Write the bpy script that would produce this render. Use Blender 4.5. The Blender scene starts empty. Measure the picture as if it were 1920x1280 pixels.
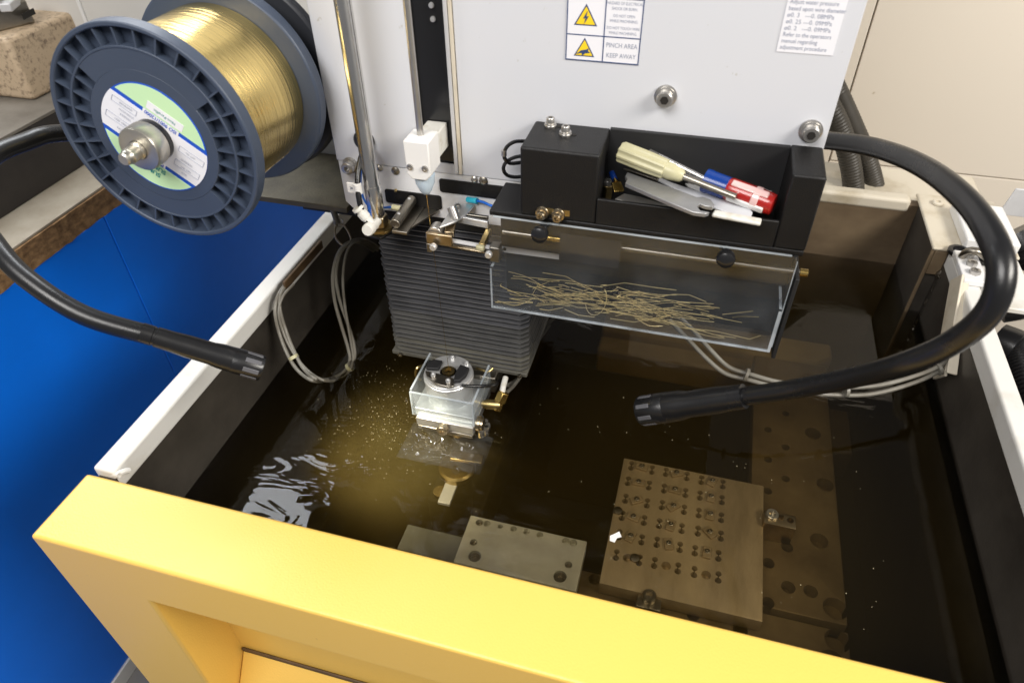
import bpy, math, random
from mathutils import Vector, Matrix
R = math.radians
sc = bpy.context.scene
col = sc.collection
random.seed(7)

# ---------------------------------------------------------------- camera
cam_d = bpy.data.cameras.new('camera')
cam = bpy.data.objects.new('camera', cam_d)
col.objects.link(cam)
W2C = Matrix([[0.964102, 0.265183, -0.013634], [0.164391, -0.636409, -0.75363], [-0.208527, 0.724335, -0.657157]])                      # world axes -> image axes (right, down, forward)
rot = Matrix((W2C[0], -W2C[1], -W2C[2])).transposed().to_4x4()
cam.matrix_world = Matrix.Translation((0, 0, 0.62)) @ rot
cam_d.sensor_width = 36
cam_d.lens = 24.756
cam_d.clip_start = .01
cam_d.clip_end = 60
cam_d.dof.use_dof = True
cam_d.dof.focus_distance = .92
cam_d.dof.aperture_fstop = 6.3
sc.camera = cam

# ---------------------------------------------------------------- light
world = bpy.data.worlds.new('World')
sc.world = world
world.use_nodes = True
bg = world.node_tree.nodes['Background']
bg.inputs['Color'].default_value = (.90, .91, .95, 1)
bg.inputs['Strength'].default_value = .20
sc.view_settings.view_transform = 'Standard'
sc.view_settings.look = 'None'
sc.view_settings.gamma = 1
sc.view_settings.exposure = 0
sc.cycles.use_denoising = True
sc.cycles.max_bounces = 10
sc.cycles.transparent_max_bounces = 24
sc.cycles.sample_clamp_indirect = 6

def area(name, loc, target, sx, sy, energy, colour):
    d = bpy.data.lights.new(name, 'AREA')
    d.shape = 'RECTANGLE'; d.size = sx; d.size_y = sy
    d.energy = energy; d.color = colour
    o = bpy.data.objects.new(name, d); col.objects.link(o)
    o.location = loc
    o.rotation_euler = (Vector(target) - Vector(loc)).to_track_quat('-Z', 'Y').to_euler()
    return o
area('offscreen_light', (-.75, -.95, 2.0), (-.15, .6, .05), 1.5, 1.0, 58, (1.0, .97, .94))  # unseen key light set behind the camera to brighten front-facing surfaces
b2 = area('offscreen_light', (-1.5, 1.35, 1.62), (-.5, .5, .1), 1.7, .6, 46, (.94, .97, 1.0))
zx = Vector((1.2, .5, -.3)).normalized(); zz = (Vector((-1.5, 1.35, 1.62)) - Vector((-.5, .45, .1))).normalized(); zy = zz.cross(zx).normalized(); zz = zx.cross(zy)
b2.rotation_euler = Matrix((zx, zy, zz)).transposed().to_euler()
area('offscreen_light', (1.7, -.1, 1.55), (-.3, .75, -.1), 1.2, .7, 64, (1.0, .95, .87))  # unseen side light placed low to brighten the blue bench side

# ---------------------------------------------------------------- materials
def mat(name, c, rough=.5, metal=0., var=0., vscale=8., bump=0., bscale=200., c2=None, rvar=0., spec=.5, coat=0., stretch=None, thr=None):
    m = bpy.data.materials.new(name); m.use_nodes = True
    nt = m.node_tree; N = nt.nodes; L = nt.links
    b = N['Principled BSDF']
    b.inputs['Base Color'].default_value = (*c, 1)
    b.inputs['Roughness'].default_value = rough
    b.inputs['Metallic'].default_value = metal
    b.inputs['Specular IOR Level'].default_value = spec
    b.inputs['Coat Weight'].default_value = coat
    tc = N.new('ShaderNodeTexCoord')
    vec = tc.outputs['Object']
    if stretch:
        mp = N.new('ShaderNodeMapping'); mp.inputs['Scale'].default_value = stretch
        L.new(vec, mp.inputs['Vector']); vec = mp.outputs['Vector']
    if var or c2:
        n = N.new('ShaderNodeTexNoise'); n.inputs['Scale'].default_value = vscale
        n.inputs['Detail'].default_value = 8; n.inputs['Roughness'].default_value = .62
        L.new(vec, n.inputs['Vector'])
        cr = N.new('ShaderNodeValToRGB')
        lo, hi = thr or (.32, .68)
        cr.color_ramp.elements[0].position = lo; cr.color_ramp.elements[1].position = hi
        if c2 is None: c2 = tuple(q * (1 - var) for q in c)
        cr.color_ramp.elements[0].color = (*c2, 1); cr.color_ramp.elements[1].color = (*c, 1)
        L.new(n.outputs['Fac'], cr.inputs['Fac']); L.new(cr.outputs['Color'], b.inputs['Base Color'])
        if rvar:
            mr = N.new('ShaderNodeMapRange')
            mr.inputs['To Min'].default_value = min(1, rough + rvar); mr.inputs['To Max'].default_value = max(.02, rough - rvar)
            L.new(n.outputs['Fac'], mr.inputs['Value']); L.new(mr.outputs['Result'], b.inputs['Roughness'])
    if bump:
        n2 = N.new('ShaderNodeTexNoise'); n2.inputs['Scale'].default_value = bscale; n2.inputs['Detail'].default_value = 4
        L.new(vec, n2.inputs['Vector'])
        bp = N.new('ShaderNodeBump'); bp.inputs['Strength'].default_value = bump; bp.inputs['Distance'].default_value = .002
        L.new(n2.outputs['Fac'], bp.inputs['Height']); L.new(bp.outputs['Normal'], b.inputs['Normal'])
    return m

MT = {}
MT['panel_white'] = mat('panel_white', (.615, .625, .66), .42, c2=(.46, .45, .42), vscale=75, thr=(.265, .315), bump=.05, bscale=900)
MT['plate_white'] = mat('plate_white', (.76, .76, .77), .5, c2=(.50, .46, .36), vscale=13, thr=(.24, .46), bump=.05, bscale=500)
MT['wall_beige'] = mat('wall_beige', (.78, .705, .60), .6, c2=(.40, .30, .16), vscale=26, thr=(.245, .295), bump=.03, bscale=600)
MT['wall_grey'] = mat('wall_grey', (.66, .64, .60), .6, var=.05, vscale=3)
MT['yellow'] = mat('yellow', (.85, .535, .11), .40, c2=(.52, .29, .06), vscale=48, thr=(.25, .285), bump=.16, bscale=420, spec=.7)
MT['rim_white'] = mat('rim_white', (.72, .71, .68), .42, c2=(.50, .46, .38), vscale=9, thr=(.18, .46), bump=.05, bscale=500)
MT['rim_beige'] = mat('rim_beige', (.64, .58, .47), .5, c2=(.42, .35, .23), vscale=11, thr=(.26, .5), bump=.08, bscale=400)
MT['tank_dark'] = mat('tank_dark', (.070, .061, .050), .48, c2=(.024, .020, .016), vscale=6, bump=.1, bscale=260, rvar=.12)
MT['tank_back'] = mat('tank_back', (.24, .175, .105), .55, c2=(.09, .06, .035), vscale=4, stretch=(1, 1, 1.6), bump=.08, bscale=200)
MT['tank_floor'] = mat('tank_floor', (.02, .015, .01), .7, var=.4)
MT['black_paint'] = mat('black_paint', (.009, .0085, .0085), .46, spec=.35, var=.35, vscale=14, bump=.25, bscale=900, rvar=.1)
MT['black_dull'] = mat('black_dull', (.012, .012, .013), .6, var=.2, vscale=10)
MT['black_gloss'] = mat('black_gloss', (.012, .012, .013), .24)
MT['rubber'] = mat('rubber', (.012, .012, .013), .30, var=.3, vscale=30, rvar=.14, bump=.06, bscale=700)
MT['rubber_brown'] = mat('rubber_brown', (.055, .048, .038), .5, var=.3, vscale=40)
MT['cable'] = mat('cable', (.22, .21, .18), .38, c2=(.13, .115, .09), vscale=25)
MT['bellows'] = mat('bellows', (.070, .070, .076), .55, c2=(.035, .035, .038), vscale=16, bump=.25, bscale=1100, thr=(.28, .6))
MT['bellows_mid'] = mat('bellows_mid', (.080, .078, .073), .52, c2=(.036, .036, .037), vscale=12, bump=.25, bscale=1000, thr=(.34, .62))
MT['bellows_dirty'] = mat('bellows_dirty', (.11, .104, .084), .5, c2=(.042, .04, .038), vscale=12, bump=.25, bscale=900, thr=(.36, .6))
MT['bellows_edge'] = mat('bellows_edge', (.165, .165, .172), .5, c2=(.08, .08, .084), vscale=30)  # worn ridge tone, kept pale to make up for weak pleat shading
MT['steel'] = mat('steel', (.54, .52, .49), .32, .85, var=.22, vscale=30, rvar=.08, bump=.03, bscale=900)
MT['steel_dark'] = mat('steel_dark', (.36, .33, .28), .36, 1, var=.3, vscale=25, rvar=.1)
MT['steel_warm'] = mat('steel_warm', (.55, .48, .36), .32, 1, c2=(.36, .27, .16), vscale=34, rvar=.1)
MT['chrome'] = mat('chrome', (.74, .72, .69), .24, 1, var=.12, vscale=20)
MT['alu'] = mat('alu', (.74, .74, .74), .36, .72, var=.12, vscale=30, rvar=.08)
MT['alu_flat'] = mat('alu_flat', (.62, .62, .63), .5, .2, var=.08, vscale=30)
MT['wrench_grey'] = mat('wrench_grey', (.42, .42, .42), .36, .7, var=.2, vscale=40)
MT['brass'] = mat('brass', (.72, .50, .16), .24, 1, var=.25, vscale=60)
MT['scrap_brass'] = mat('scrap_brass', (1.0, .82, .42), .36, .8, var=.2, vscale=60)
MT['brass_dirty'] = mat('brass_dirty', (.60, .46, .20), .35, 1, c2=(.30, .22, .10), vscale=60)
MT['spool'] = mat('spool', (.050, .067, .104), .42, var=.06, vscale=12, bump=.12, bscale=1500)
MT['spool_black'] = mat('spool_black', (.03, .032, .038), .38)
MT['nut_steel'] = mat('nut_steel', (.60, .57, .50), .36, .9, var=.15, vscale=40)
MT['label_white'] = mat('label_white', (.80, .80, .84), .45, var=.03)
MT['label_green'] = mat('label_green', (.56, .80, .47), .45, var=.03)
MT['label_blue'] = mat('label_blue', (.010, .085, .52), .45)
MT['label_text'] = mat('label_text', (.30, .33, .42), .5)
MT['label_teal'] = mat('label_teal', (.02, .26, .26), .5)
MT['sticker_navy'] = mat('sticker_navy', (.03, .06, .16), .5)
MT['sticker_grey'] = mat('sticker_grey', (.28, .31, .40), .5)
MT['sticker_yellow'] = mat('sticker_yellow', (.90, .62, .02), .45)
MT['blue'] = mat('blue', (.002, .19, .95), .36, var=.14, vscale=3, bump=.04, bscale=120, rvar=.06)
MT['chipboard'] = mat('chipboard', (.34, .20, .09), .8, c2=(.10, .05, .02), vscale=120, bump=.5, bscale=420, stretch=(1, .5, 1))
MT['bench_top'] = mat('bench_top', (.42, .38, .31), .55, c2=(.26, .22, .16), vscale=9, bump=.1, bscale=90)
MT['dark_case'] = mat('dark_case', (.040, .034, .030), .55, var=.35, vscale=14, bump=.2, bscale=300)
MT['slab_top'] = mat('slab_top', (.22, .20, .17), .5, c2=(.12, .105, .085), vscale=12)
MT['granite'] = mat('granite', (.52, .40, .27), .55, c2=(.17, .12, .08), vscale=120, thr=(.30, .50), bump=.2, bscale=300)
MT['shelf_olive'] = mat('shelf_olive', (.135, .115, .07), .5, c2=(.05, .043, .026), vscale=17, bump=.2, bscale=300)
MT['floor'] = mat('floor', (.22, .21, .20), .6, var=.25, vscale=3)
MT['plastic_white'] = mat('plastic_white', (.80, .79, .77), .38, var=.04)
MT['plastic_grey'] = mat('plastic_grey', (.56, .57, .60), .4, var=.06)
MT['plastic_dirty'] = mat('plastic_dirty', (.68, .67, .62), .45, c2=(.45, .40, .30), vscale=70, thr=(.25, .5))
MT['ptfe'] = mat('ptfe', (.55, .66, .76), .3)
MT['cream'] = mat('cream', (.50, .47, .29), .4, var=.15, vscale=40)
MT['blue_wire'] = mat('blue_wire', (.01, .14, .62), .35)
MT['cyan'] = mat('cyan', (.03, .52, .70), .3)
MT['blue_cap'] = mat('blue_cap', (.005, .05, .30), .22)
MT['red'] = mat('red', (.62, .025, .02), .22, coat=.4)
MT['red'].node_tree.nodes['Principled BSDF'].inputs['Transmission Weight'].default_value = .45
MT['blue_cap'].node_tree.nodes['Principled BSDF'].inputs['Transmission Weight'].default_value = .3
MT['clear_pink'] = mat('clear_pink', (.70, .46, .44), .16, coat=.5)
MT['table'] = mat('table', (.28, .215, .13), .45, .3, c2=(.115, .082, .048), vscale=9, bump=.08, bscale=200, rvar=.1)
MT['work_plate'] = mat('work_plate', (.56, .45, .30), .40, .4, c2=(.26, .20, .125), vscale=11, stretch=(1.4, .35, 1), bump=.1, bscale=260, rvar=.1)
MT['small_plate'] = mat('small_plate', (.66, .66, .60), .42, .3, c2=(.42, .41, .36), vscale=16, bump=.05)
MT['hole_dark'] = mat('hole_dark', (.01, .008, .006), .7)  # near-black pieces stand in for the shade inside holes and slots
MT['beige_frame'] = mat('beige_frame', (.62, .53, .37), .55, c2=(.36, .29, .18), vscale=8)
MT['rust_and_shade'] = mat('rust_and_shade', (.12, .07, .03), .6, c2=(.05, .03, .015), vscale=40)  # bracket rust; also colours the shaded slit in the door recess
MT['slot_grey'] = mat('slot_grey', (.10, .10, .11), .4)
MT['side_grey'] = mat('side_grey', (.20, .21, .21), .45, .2, c2=(.10, .105, .10), vscale=14)
MT['insert_brown'] = mat('insert_brown', (.34, .26, .16), .5, .3, var=.3, vscale=60)
MT['speck'] = mat('speck', (.62, .53, .32), .5)

def glass(name, tint, rough=.03, haze=.0, ior=1.28):
    m = bpy.data.materials.new(name); m.use_nodes = True
    nt = m.node_tree; N = nt.nodes; L = nt.links; N.clear()
    out = N.new('ShaderNodeOutputMaterial')
    tr = N.new('ShaderNodeBsdfTransparent'); tr.inputs['Color'].default_value = (*tint, 1)
    gl = N.new('ShaderNodeBsdfGlossy'); gl.inputs['Roughness'].default_value = rough
    fr = N.new('ShaderNodeFresnel')
    ge = N.new('ShaderNodeNewGeometry'); io = N.new('ShaderNodeMapRange')     # same reflectance on both faces of the sheet
    io.inputs['To Min'].default_value = ior; io.inputs['To Max'].default_value = 1 / ior
    L.new(ge.outputs['Backfacing'], io.inputs['Value']); L.new(io.outputs['Result'], fr.inputs['IOR'])
    mx = N.new('ShaderNodeMixShader')
    L.new(fr.outputs['Fac'], mx.inputs['Fac']); L.new(tr.outputs['BSDF'], mx.inputs[1]); L.new(gl.outputs['BSDF'], mx.inputs[2])
    last = mx
    if haze:
        df = N.new('ShaderNodeBsdfDiffuse'); df.inputs['Color'].default_value = (.62, .66, .70, 1)
        n = N.new('ShaderNodeTexNoise'); n.inputs['Scale'].default_value = 25; n.inputs['Detail'].default_value = 6
        tc = N.new('ShaderNodeTexCoord'); L.new(tc.outputs['Object'], n.inputs['Vector'])
        mr = N.new('ShaderNodeMapRange'); mr.inputs['From Min'].default_value = .3; mr.inputs['From Max'].default_value = .7
        mr.inputs['To Min'].default_value = haze * .4; mr.inputs['To Max'].default_value = haze * 1.5
        L.new(n.outputs['Fac'], mr.inputs['Value'])
        m2 = N.new('ShaderNodeMixShader')
        L.new(mr.outputs['Result'], m2.inputs['Fac']); L.new(mx.outputs['Shader'], m2.inputs[1]); L.new(df.outputs['BSDF'], m2.inputs[2])
        last = m2
    L.new(last.outputs['Shader'], out.inputs['Surface'])
    return m
MT['acrylic'] = glass('acrylic', (.95, .955, .96), haze=.018)
MT['acrylic_clear'] = glass('acrylic_clear', (.96, .965, .97), haze=.015)
MT['acrylic_edge'] = glass('acrylic_edge', (.8, .84, .86), haze=.38)
MT['cup'] = glass('cup', (.93, .95, .95), haze=.14)
MT['splash'] = glass('splash', (.93, .92, .90), haze=.02, rough=.04, ior=1.5)
MT['clear_film'] = glass('clear_film', (.9, .9, .88), haze=.10, rough=.1)

def water_mat():
    m = bpy.data.materials.new('water'); m.use_nodes = True
    nt = m.node_tree; N = nt.nodes; L = nt.links; N.clear()
    out = N.new('ShaderNodeOutputMaterial')
    tc = N.new('ShaderNodeTexCoord')
    tr = N.new('ShaderNodeBsdfTransparent')
    gl = N.new('ShaderNodeBsdfGlossy'); gl.inputs['Roughness'].default_value = .02
    fr = N.new('ShaderNodeFresnel'); fr.inputs['IOR'].default_value = 1.33
    mx = N.new('ShaderNodeMixShader')
    # ripples run out from the pump inlet at the left wall and die away to the right
    n = N.new('ShaderNodeTexNoise'); n.inputs['Scale'].default_value = 19; n.inputs['Detail'].default_value = 2.0
    n.inputs['Distortion'].default_value = .9
    mpn = N.new('ShaderNodeMapping'); mpn.inputs['Rotation'].default_value = (0, 0, R(-20)); mpn.inputs['Scale'].default_value = (.8, 1.7, 1)
    L.new(tc.outputs['Object'], mpn.inputs['Vector']); L.new(mpn.outputs['Vector'], n.inputs['Vector'])
    def near(p, r0, r1, lo, hi):          # falls off with distance from a point on the surface
        d = N.new('ShaderNodeVectorMath'); d.operation = 'DISTANCE'; d.inputs[1].default_value = p
        L.new(tc.outputs['Object'], d.inputs[0])
        q = N.new('ShaderNodeMapRange'); q.interpolation_type = 'SMOOTHSTEP'
        q.inputs['From Min'].default_value = r1; q.inputs['From Max'].default_value = r0
        q.inputs['To Min'].default_value = lo; q.inputs['To Max'].default_value = hi
        L.new(d.outputs['Value'], q.inputs['Value']); return q.outputs['Result']
    def mth(op, a, b):
        q = N.new('ShaderNodeMath'); q.operation = op; L.new(a, q.inputs[0])
        if isinstance(b, float): q.inputs[1].default_value = b
        else: L.new(b, q.inputs[1])
        return q.outputs['Value']
    pn = N.new('ShaderNodeTexNoise'); pn.inputs['Scale'].default_value = 11; pn.inputs['Detail'].default_value = 1
    L.new(tc.outputs['Object'], pn.inputs['Vector'])
    pm = N.new('ShaderNodeMapRange'); pm.interpolation_type = 'SMOOTHSTEP'
    pm.inputs['From Min'].default_value = .46; pm.inputs['From Max'].default_value = .62; pm.inputs['To Min'].default_value = .08
    L.new(pn.outputs['Fac'], pm.inputs['Value'])
    st_ = mth('MAXIMUM', mth('MULTIPLY', near((-.44, .45, -.13), .05, .20, .05, .32), pm.outputs['Result']), near((-.26, .61, -.13), .03, .12, .0, .7))
    bp = N.new('ShaderNodeBump'); bp.inputs['Distance'].default_value = .02
    L.new(st_, bp.inputs['Strength']); L.new(n.outputs['Fac'], bp.inputs['Height'])
    L.new(bp.outputs['Normal'], gl.inputs['Normal']); L.new(bp.outputs['Normal'], fr.inputs['Normal'])
    L.new(fr.outputs['Fac'], mx.inputs['Fac']); L.new(tr.outputs['BSDF'], mx.inputs[1]); L.new(gl.outputs['BSDF'], mx.inputs[2])
    L.new(mx.outputs['Shader'], out.inputs['Surface'])
    ab = N.new('ShaderNodeVolumeAbsorption'); ab.inputs['Color'].default_value = (.54, .42, .10, 1); ab.inputs['Density'].default_value = 9.5
    scn = N.new('ShaderNodeVolumeScatter'); scn.inputs['Color'].default_value = (.85, .62, .20, 1); scn.inputs['Density'].default_value = .45
    scn.inputs['Anisotropy'].default_value = .2
    # cloud of cutting debris stirred up around the guide
    cn = N.new('ShaderNodeTexNoise'); cn.inputs['Scale'].default_value = 14; cn.inputs['Detail'].default_value = 3
    L.new(tc.outputs['Object'], cn.inputs['Vector'])
    cl_ = mth('MULTIPLY', near((-.335, .595, -.16), .01, .17, .0, 1.0), mth('MULTIPLY', cn.outputs['Fac'], 11.0))
    L.new(mth('ADD', cl_, .85), scn.inputs['Density'])
    ad = N.new('ShaderNodeAddShader')
    L.new(ab.outputs['Volume'], ad.inputs[0]); L.new(scn.outputs['Volume'], ad.inputs[1])
    L.new(ad.outputs['Shader'], out.inputs['Volume'])
    return m
MT['water'] = water_mat()

def winding_mat():
    m = mat('winding', (.88, .67, .27), .22, 1)
    nt = m.node_tree; N = nt.nodes; L = nt.links; b = N['Principled BSDF']
    tc = N.new('ShaderNodeTexCoord')
    mp = N.new('ShaderNodeMapping'); mp.inputs['Scale'].default_value = (4, 520, 4)
    n = N.new('ShaderNodeTexNoise'); n.inputs['Scale'].default_value = 1; n.inputs['Detail'].default_value = 3
    L.new(tc.outputs['Object'], mp.inputs['Vector']); L.new(mp.outputs['Vector'], n.inputs['Vector'])
    bp = N.new('ShaderNodeBump'); bp.inputs['Strength'].default_value = .55; bp.inputs['Distance'].default_value = .0010
    L.new(n.outputs['Fac'], bp.inputs['Height']); L.new(bp.outputs['Normal'], b.inputs['Normal'])
    b.inputs['Anisotropic'].default_value = .5
    return m
MT['winding'] = winding_mat()

# ---------------------------------------------------------------- mesh helpers
class MB:
    def __init__(s): s.v = []; s.f = []
    def add(s, v, f):
        k = len(s.v); s.v += [tuple(p) for p in v]; s.f += [tuple(i + k for i in q) for q in f]; return s
    def box(s, x0, x1, y0, y1, z0, z1):
        v = [(x, y, z) for z in (z0, z1) for y in (y0, y1) for x in (x0, x1)]
        return s.add(v, [(0, 2, 3, 1), (4, 5, 7, 6), (0, 1, 5, 4), (2, 6, 7, 3), (0, 4, 6, 2), (1, 3, 7, 5)])
    def hexa(s, lo, hi):                      # two rings of four points
        return s.add(list(lo) + list(hi), [(3, 2, 1, 0), (4, 5, 6, 7)] + [(i, (i + 1) % 4, 4 + (i + 1) % 4, 4 + i) for i in range(4)])
    def bar(s, p0, p1, w, h, up=(0, 0, 1)):   # box along a segment
        p0 = Vector(p0); p1 = Vector(p1); d = (p1 - p0).normalized()
        u = d.cross(Vector(up)).normalized(); n = u.cross(d)
        r = lambda p: [p + u * a * w / 2 + n * b * h / 2 for a, b in ((-1, -1), (1, -1), (1, 1), (-1, 1))]
        return s.hexa(r(p0), r(p1))
    def prism(s, poly, z0, z1, ax='z'):
        k = len(poly)
        cv = {'z': lambda p, z: (p[0], p[1], z), 'y': lambda p, z: (p[0], z, p[1]), 'x': lambda p, z: (z, p[0], p[1])}[ax]
        v = [cv(p, z0) for p in poly] + [cv(p, z1) for p in poly]
        return s.add(v, [tuple(range(k))[::-1], tuple(range(k, 2 * k))] + [(i, (i + 1) % k, k + (i + 1) % k, k + i) for i in range(k)])
    def lathe(s, p0, axis, prof, n=32, cap=True):   # prof: (along, radius)
        p0 = Vector(p0); a = Vector(axis).normalized()
        t = Vector((0, 0, 1)) if abs(a.z) < .9 else Vector((1, 0, 0))
        u = a.cross(t).normalized(); w = a.cross(u)
        v = []; f = []
        for d, r in prof:
            for i in range(n):
                th = 2 * math.pi * i / n
                v.append(p0 + a * d + (u * math.cos(th) + w * math.sin(th)) * r)
        for j in range(len(prof) - 1):
            for i in range(n):
                f.append((j * n + i, j * n + (i + 1) % n, (j + 1) * n + (i + 1) % n, (j + 1) * n + i))
        if cap:
            f.append(tuple(range(n))[::-1]); f.append(tuple((len(prof) - 1) * n + i for i in range(n)))
        return s.add(v, f)
    def cyl(s, p0, p1, r0, r1=None, n=20):
        d = Vector(p1) - Vector(p0)
        return s.lathe(p0, d, [(0, r0), (d.length, r0 if r1 is None else r1)], n)
    def tube(s, pts, r, n=10, sub=6, ring=None):
        P = spline(pts, sub) if sub > 1 else [Vector(p) for p in pts]
        v = []; f = []; up = None
        for i, p in enumerate(P):
            d = (P[min(i + 1, len(P) - 1)] - P[max(i - 1, 0)]).normalized()
            if up is None: up = d.orthogonal().normalized()
            up = (up - d * up.dot(d)).normalized(); w = d.cross(up)
            rr = r(i / (len(P) - 1)) if callable(r) else r
            if ring: rr *= 1 + ring * (1 if i % 2 else -1)
            for k in range(n):
                th = 2 * math.pi * k / n; v.append(p + (up * math.cos(th) + w * math.sin(th)) * rr)
        for i in range(len(P) - 1):
            for k in range(n):
                f.append((i * n + k, i * n + (k + 1) % n, (i + 1) * n + (k + 1) % n, (i + 1) * n + k))
        f.append(tuple(range(n))[::-1]); f.append(tuple((len(P) - 1) * n + k for k in range(n)))
        return s.add(v, f)
    def arc(s, c, r0, r1, y0, y1, a0, a1, n):       # ring sector in the x-z plane, from y0 to y1
        full = abs(a1 - a0) >= 359.9
        k = n if full else n + 1
        v = []
        for i in range(k):
            th = R(a0 + (a1 - a0) * i / n); ct, st = math.cos(th), math.sin(th)
            for rr, y in ((r0, y0), (r1, y0), (r1, y1), (r0, y1)):
                v.append((c[0] + rr * ct, y, c[2] + rr * st))
        f = []
        for i in range(n):
            j = (i + 1) % k
            for q in range(4): f.append((4 * i + q, 4 * i + (q + 1) % 4, 4 * j + (q + 1) % 4, 4 * j + q))
        if not full: f += [(3, 2, 1, 0), tuple(4 * n + q for q in range(4))]
        return s.add(v, f)
    def build(s, name, m, parent=None, bevel=0., smooth=True, seg=2):
        me = bpy.data.meshes.new(name)
        me.from_pydata([tuple(p) for p in s.v], [], s.f); me.update()
        import bmesh
        b = bmesh.new(); b.from_mesh(me); bmesh.ops.recalc_face_normals(b, faces=b.faces); b.to_mesh(me); b.free()
        if smooth:
            for p in me.polygons: p.use_smooth = True
            me.set_sharp_from_angle(angle=R(38))
        me.materials.append(MT[m])
        o = bpy.data.objects.new(name, me); col.objects.link(o)
        if parent:
            o.parent = parent; o.matrix_parent_inverse = Matrix.Translation(-rootloc(parent))
        if bevel:
            q = o.modifiers.new('bevel', 'BEVEL'); q.width = bevel; q.segments = seg; q.limit_method = 'ANGLE'; q.angle_limit = R(40)
        return o

def rootloc(p):
    v = Vector(p.location)
    return v
def spline(pts, sub):
    P = [Vector(p) for p in pts]; out = []
    for i in range(len(P) - 1):
        a = P[max(i - 1, 0)]; b = P[i]; c = P[i + 1]; d = P[min(i + 2, len(P) - 1)]
        for k in range(sub):
            t = k / sub
            out.append(.5 * ((2 * b) + (c - a) * t + (2 * a - 5 * b + 4 * c - d) * t * t + (3 * b - a - 3 * c + d) * t ** 3))
    out.append(P[-1]); return out
def tag(o, label, cat, group=None, kind=None):
    o['label'] = label; o['category'] = cat
    if group: o['group'] = group
    if kind: o['kind'] = kind
    return o
def thing(name, label, cat, loc=(0, 0, 0), group=None):
    o = bpy.data.objects.new(name, None); col.objects.link(o); o.location = loc; o.empty_display_size = .02
    return tag(o, label, cat, group)
def struct(o): o['kind'] = 'structure'; return o
def cut(o, cutter):
    me = bpy.data.meshes.new('cutter'); me.from_pydata([tuple(p) for p in cutter.v], [], cutter.f); me.update()
    import bmesh
    b = bmesh.new(); b.from_mesh(me); bmesh.ops.recalc_face_normals(b, faces=b.faces); b.to_mesh(me); b.free()
    co = bpy.data.objects.new('cutter', me); col.objects.link(co)
    mods = [q for q in o.modifiers]
    bo = o.modifiers.new('cut', 'BOOLEAN'); bo.operation = 'DIFFERENCE'; bo.solver = 'EXACT'; bo.object = co; bo.use_self = True
    dg = bpy.context.evaluated_depsgraph_get()
    nm = bpy.data.meshes.new_from_object(o.evaluated_get(dg))
    o.modifiers.clear(); o.data = nm
    bpy.data.objects.remove(co); 
    for p in nm.polygons: p.use_smooth = True
    nm.set_sharp_from_angle(angle=R(38))
    return o
def text(body, size, loc, m, parent, ang=0., align='LEFT', sx=1., name='lettering', flat=False, bold=0., spacing=1.):
    c = bpy.data.curves.new(name, 'FONT'); c.body = body; c.size = size; c.align_x = align; c.align_y = 'CENTER'
    c.offset = bold; c.space_character = spacing
    c.materials.append(MT[m]); c.resolution_u = 3
    tmp = bpy.data.objects.new('tmp', c); col.objects.link(tmp)
    me = bpy.data.meshes.new_from_object(tmp.evaluated_get(bpy.context.evaluated_depsgraph_get()))
    bpy.data.objects.remove(tmp); bpy.data.curves.remove(c)
    o = bpy.data.objects.new(name, me); col.objects.link(o)
    a = R(ang)
    ex = Vector((math.cos(a), 0, math.sin(a))); ey = Vector((-math.sin(a), 0, math.cos(a))); ez = Vector((0, -1, 0))
    Mx = Matrix((ex * sx, ey, ez)).transposed().to_4x4(); Mx.translation = Vector(loc)
    o.parent = parent; o.matrix_parent_inverse = Matrix.Translation(-rootloc(parent)); o.matrix_basis = Mx
    return o
def socket_screw(p, d, r, parent, m='steel', name='screw', washer=True):   # cap screw standing proud along d
    d = Vector(d).normalized(); p = Vector(p)
    h = MB()
    if washer: h.lathe(p, d, [(0, r * 1.5), (r * .35, r * 1.5), (r * .4, r * 1.45), (r * .75, r * 1.4), (r * .8, r * 1.0), (r * 1.9, r), (r * 2.1, r * .86), (r * 2.1, r * .5), (r * 1.3, r * .48)], 20)
    else: h.lathe(p, d, [(0, r), (r * 1.0, r), (r * 1.2, r * .86), (r * 1.2, r * .5), (r * .6, r * .48)], 18)
    return h.build(name, m, parent)

# ================================================================ SETTING
fl = struct(MB().box(-2.6, 1.6, -.6, 1.75, -1.04, -1.0).build('floor', 'floor'))

wb = struct(MB().box(-.1, 2.2, 1.62, 1.66, -1.0, .55).build('wall_back', 'wall_beige'))
wz = (0.3873, 1.6000, -0.1264)[2]; wx = (0.2914, 1.6000, 0.0888)[0]
for x0, x1, z0, z1 in ((wx + .0015, 2.2, wz + .0012, .55), (wx + .0015, 2.2, -.6, wz - .0012), (-.1, wx - .0015, -.6, .55)):
    MB().box(x0, x1, 1.60, 1.619, z0, z1).build('wall_panel', 'wall_beige', wb, .0015)
wl = struct(MB().box(-3.0, -.102, 1.72, 1.76, -1.0, .55).build('wall_left', 'wall_grey'))
rc_ = thing('grey_cabinet', 'pale grey cabinet side behind the granite block and spool', 'cabinet', (-1.3, 1.3, .1))
MB().box(-2.0, -.66, 1.165, 1.5, -.010, .95).build('body', 'wall_grey', rc_, .003)
sx = (-1.1813, 1.1650, 0.2211)[0]
MB().box(sx - .004, sx + .004, 1.161, 1.1648, .0, .95).build('cover_strip', 'plastic_white', rc_, .001)

# ---------------------------------------------------------------- blue bench on the left
BX = -1.053
bench = thing('work_bench', 'long blue-sided bench with raw chipboard top edge on the left', 'bench', (-1.5, .7, -1.0))
ys = (-1.0530, 0.9030, -0.2284)[1]
MB().box(BX - .9, BX, -.55, ys - .0012, -.955, -.062).build('side_panel', 'blue', bench, .001)
MB().box(BX - .9, BX, ys + .0012, 1.70, -.955, -.062).build('side_panel', 'blue', bench, .001)
MB().box(BX - .9, BX + .004, -.55, 1.70, -1.0, -.957).build('base_strip', 'rim_white', bench, .001)
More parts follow.
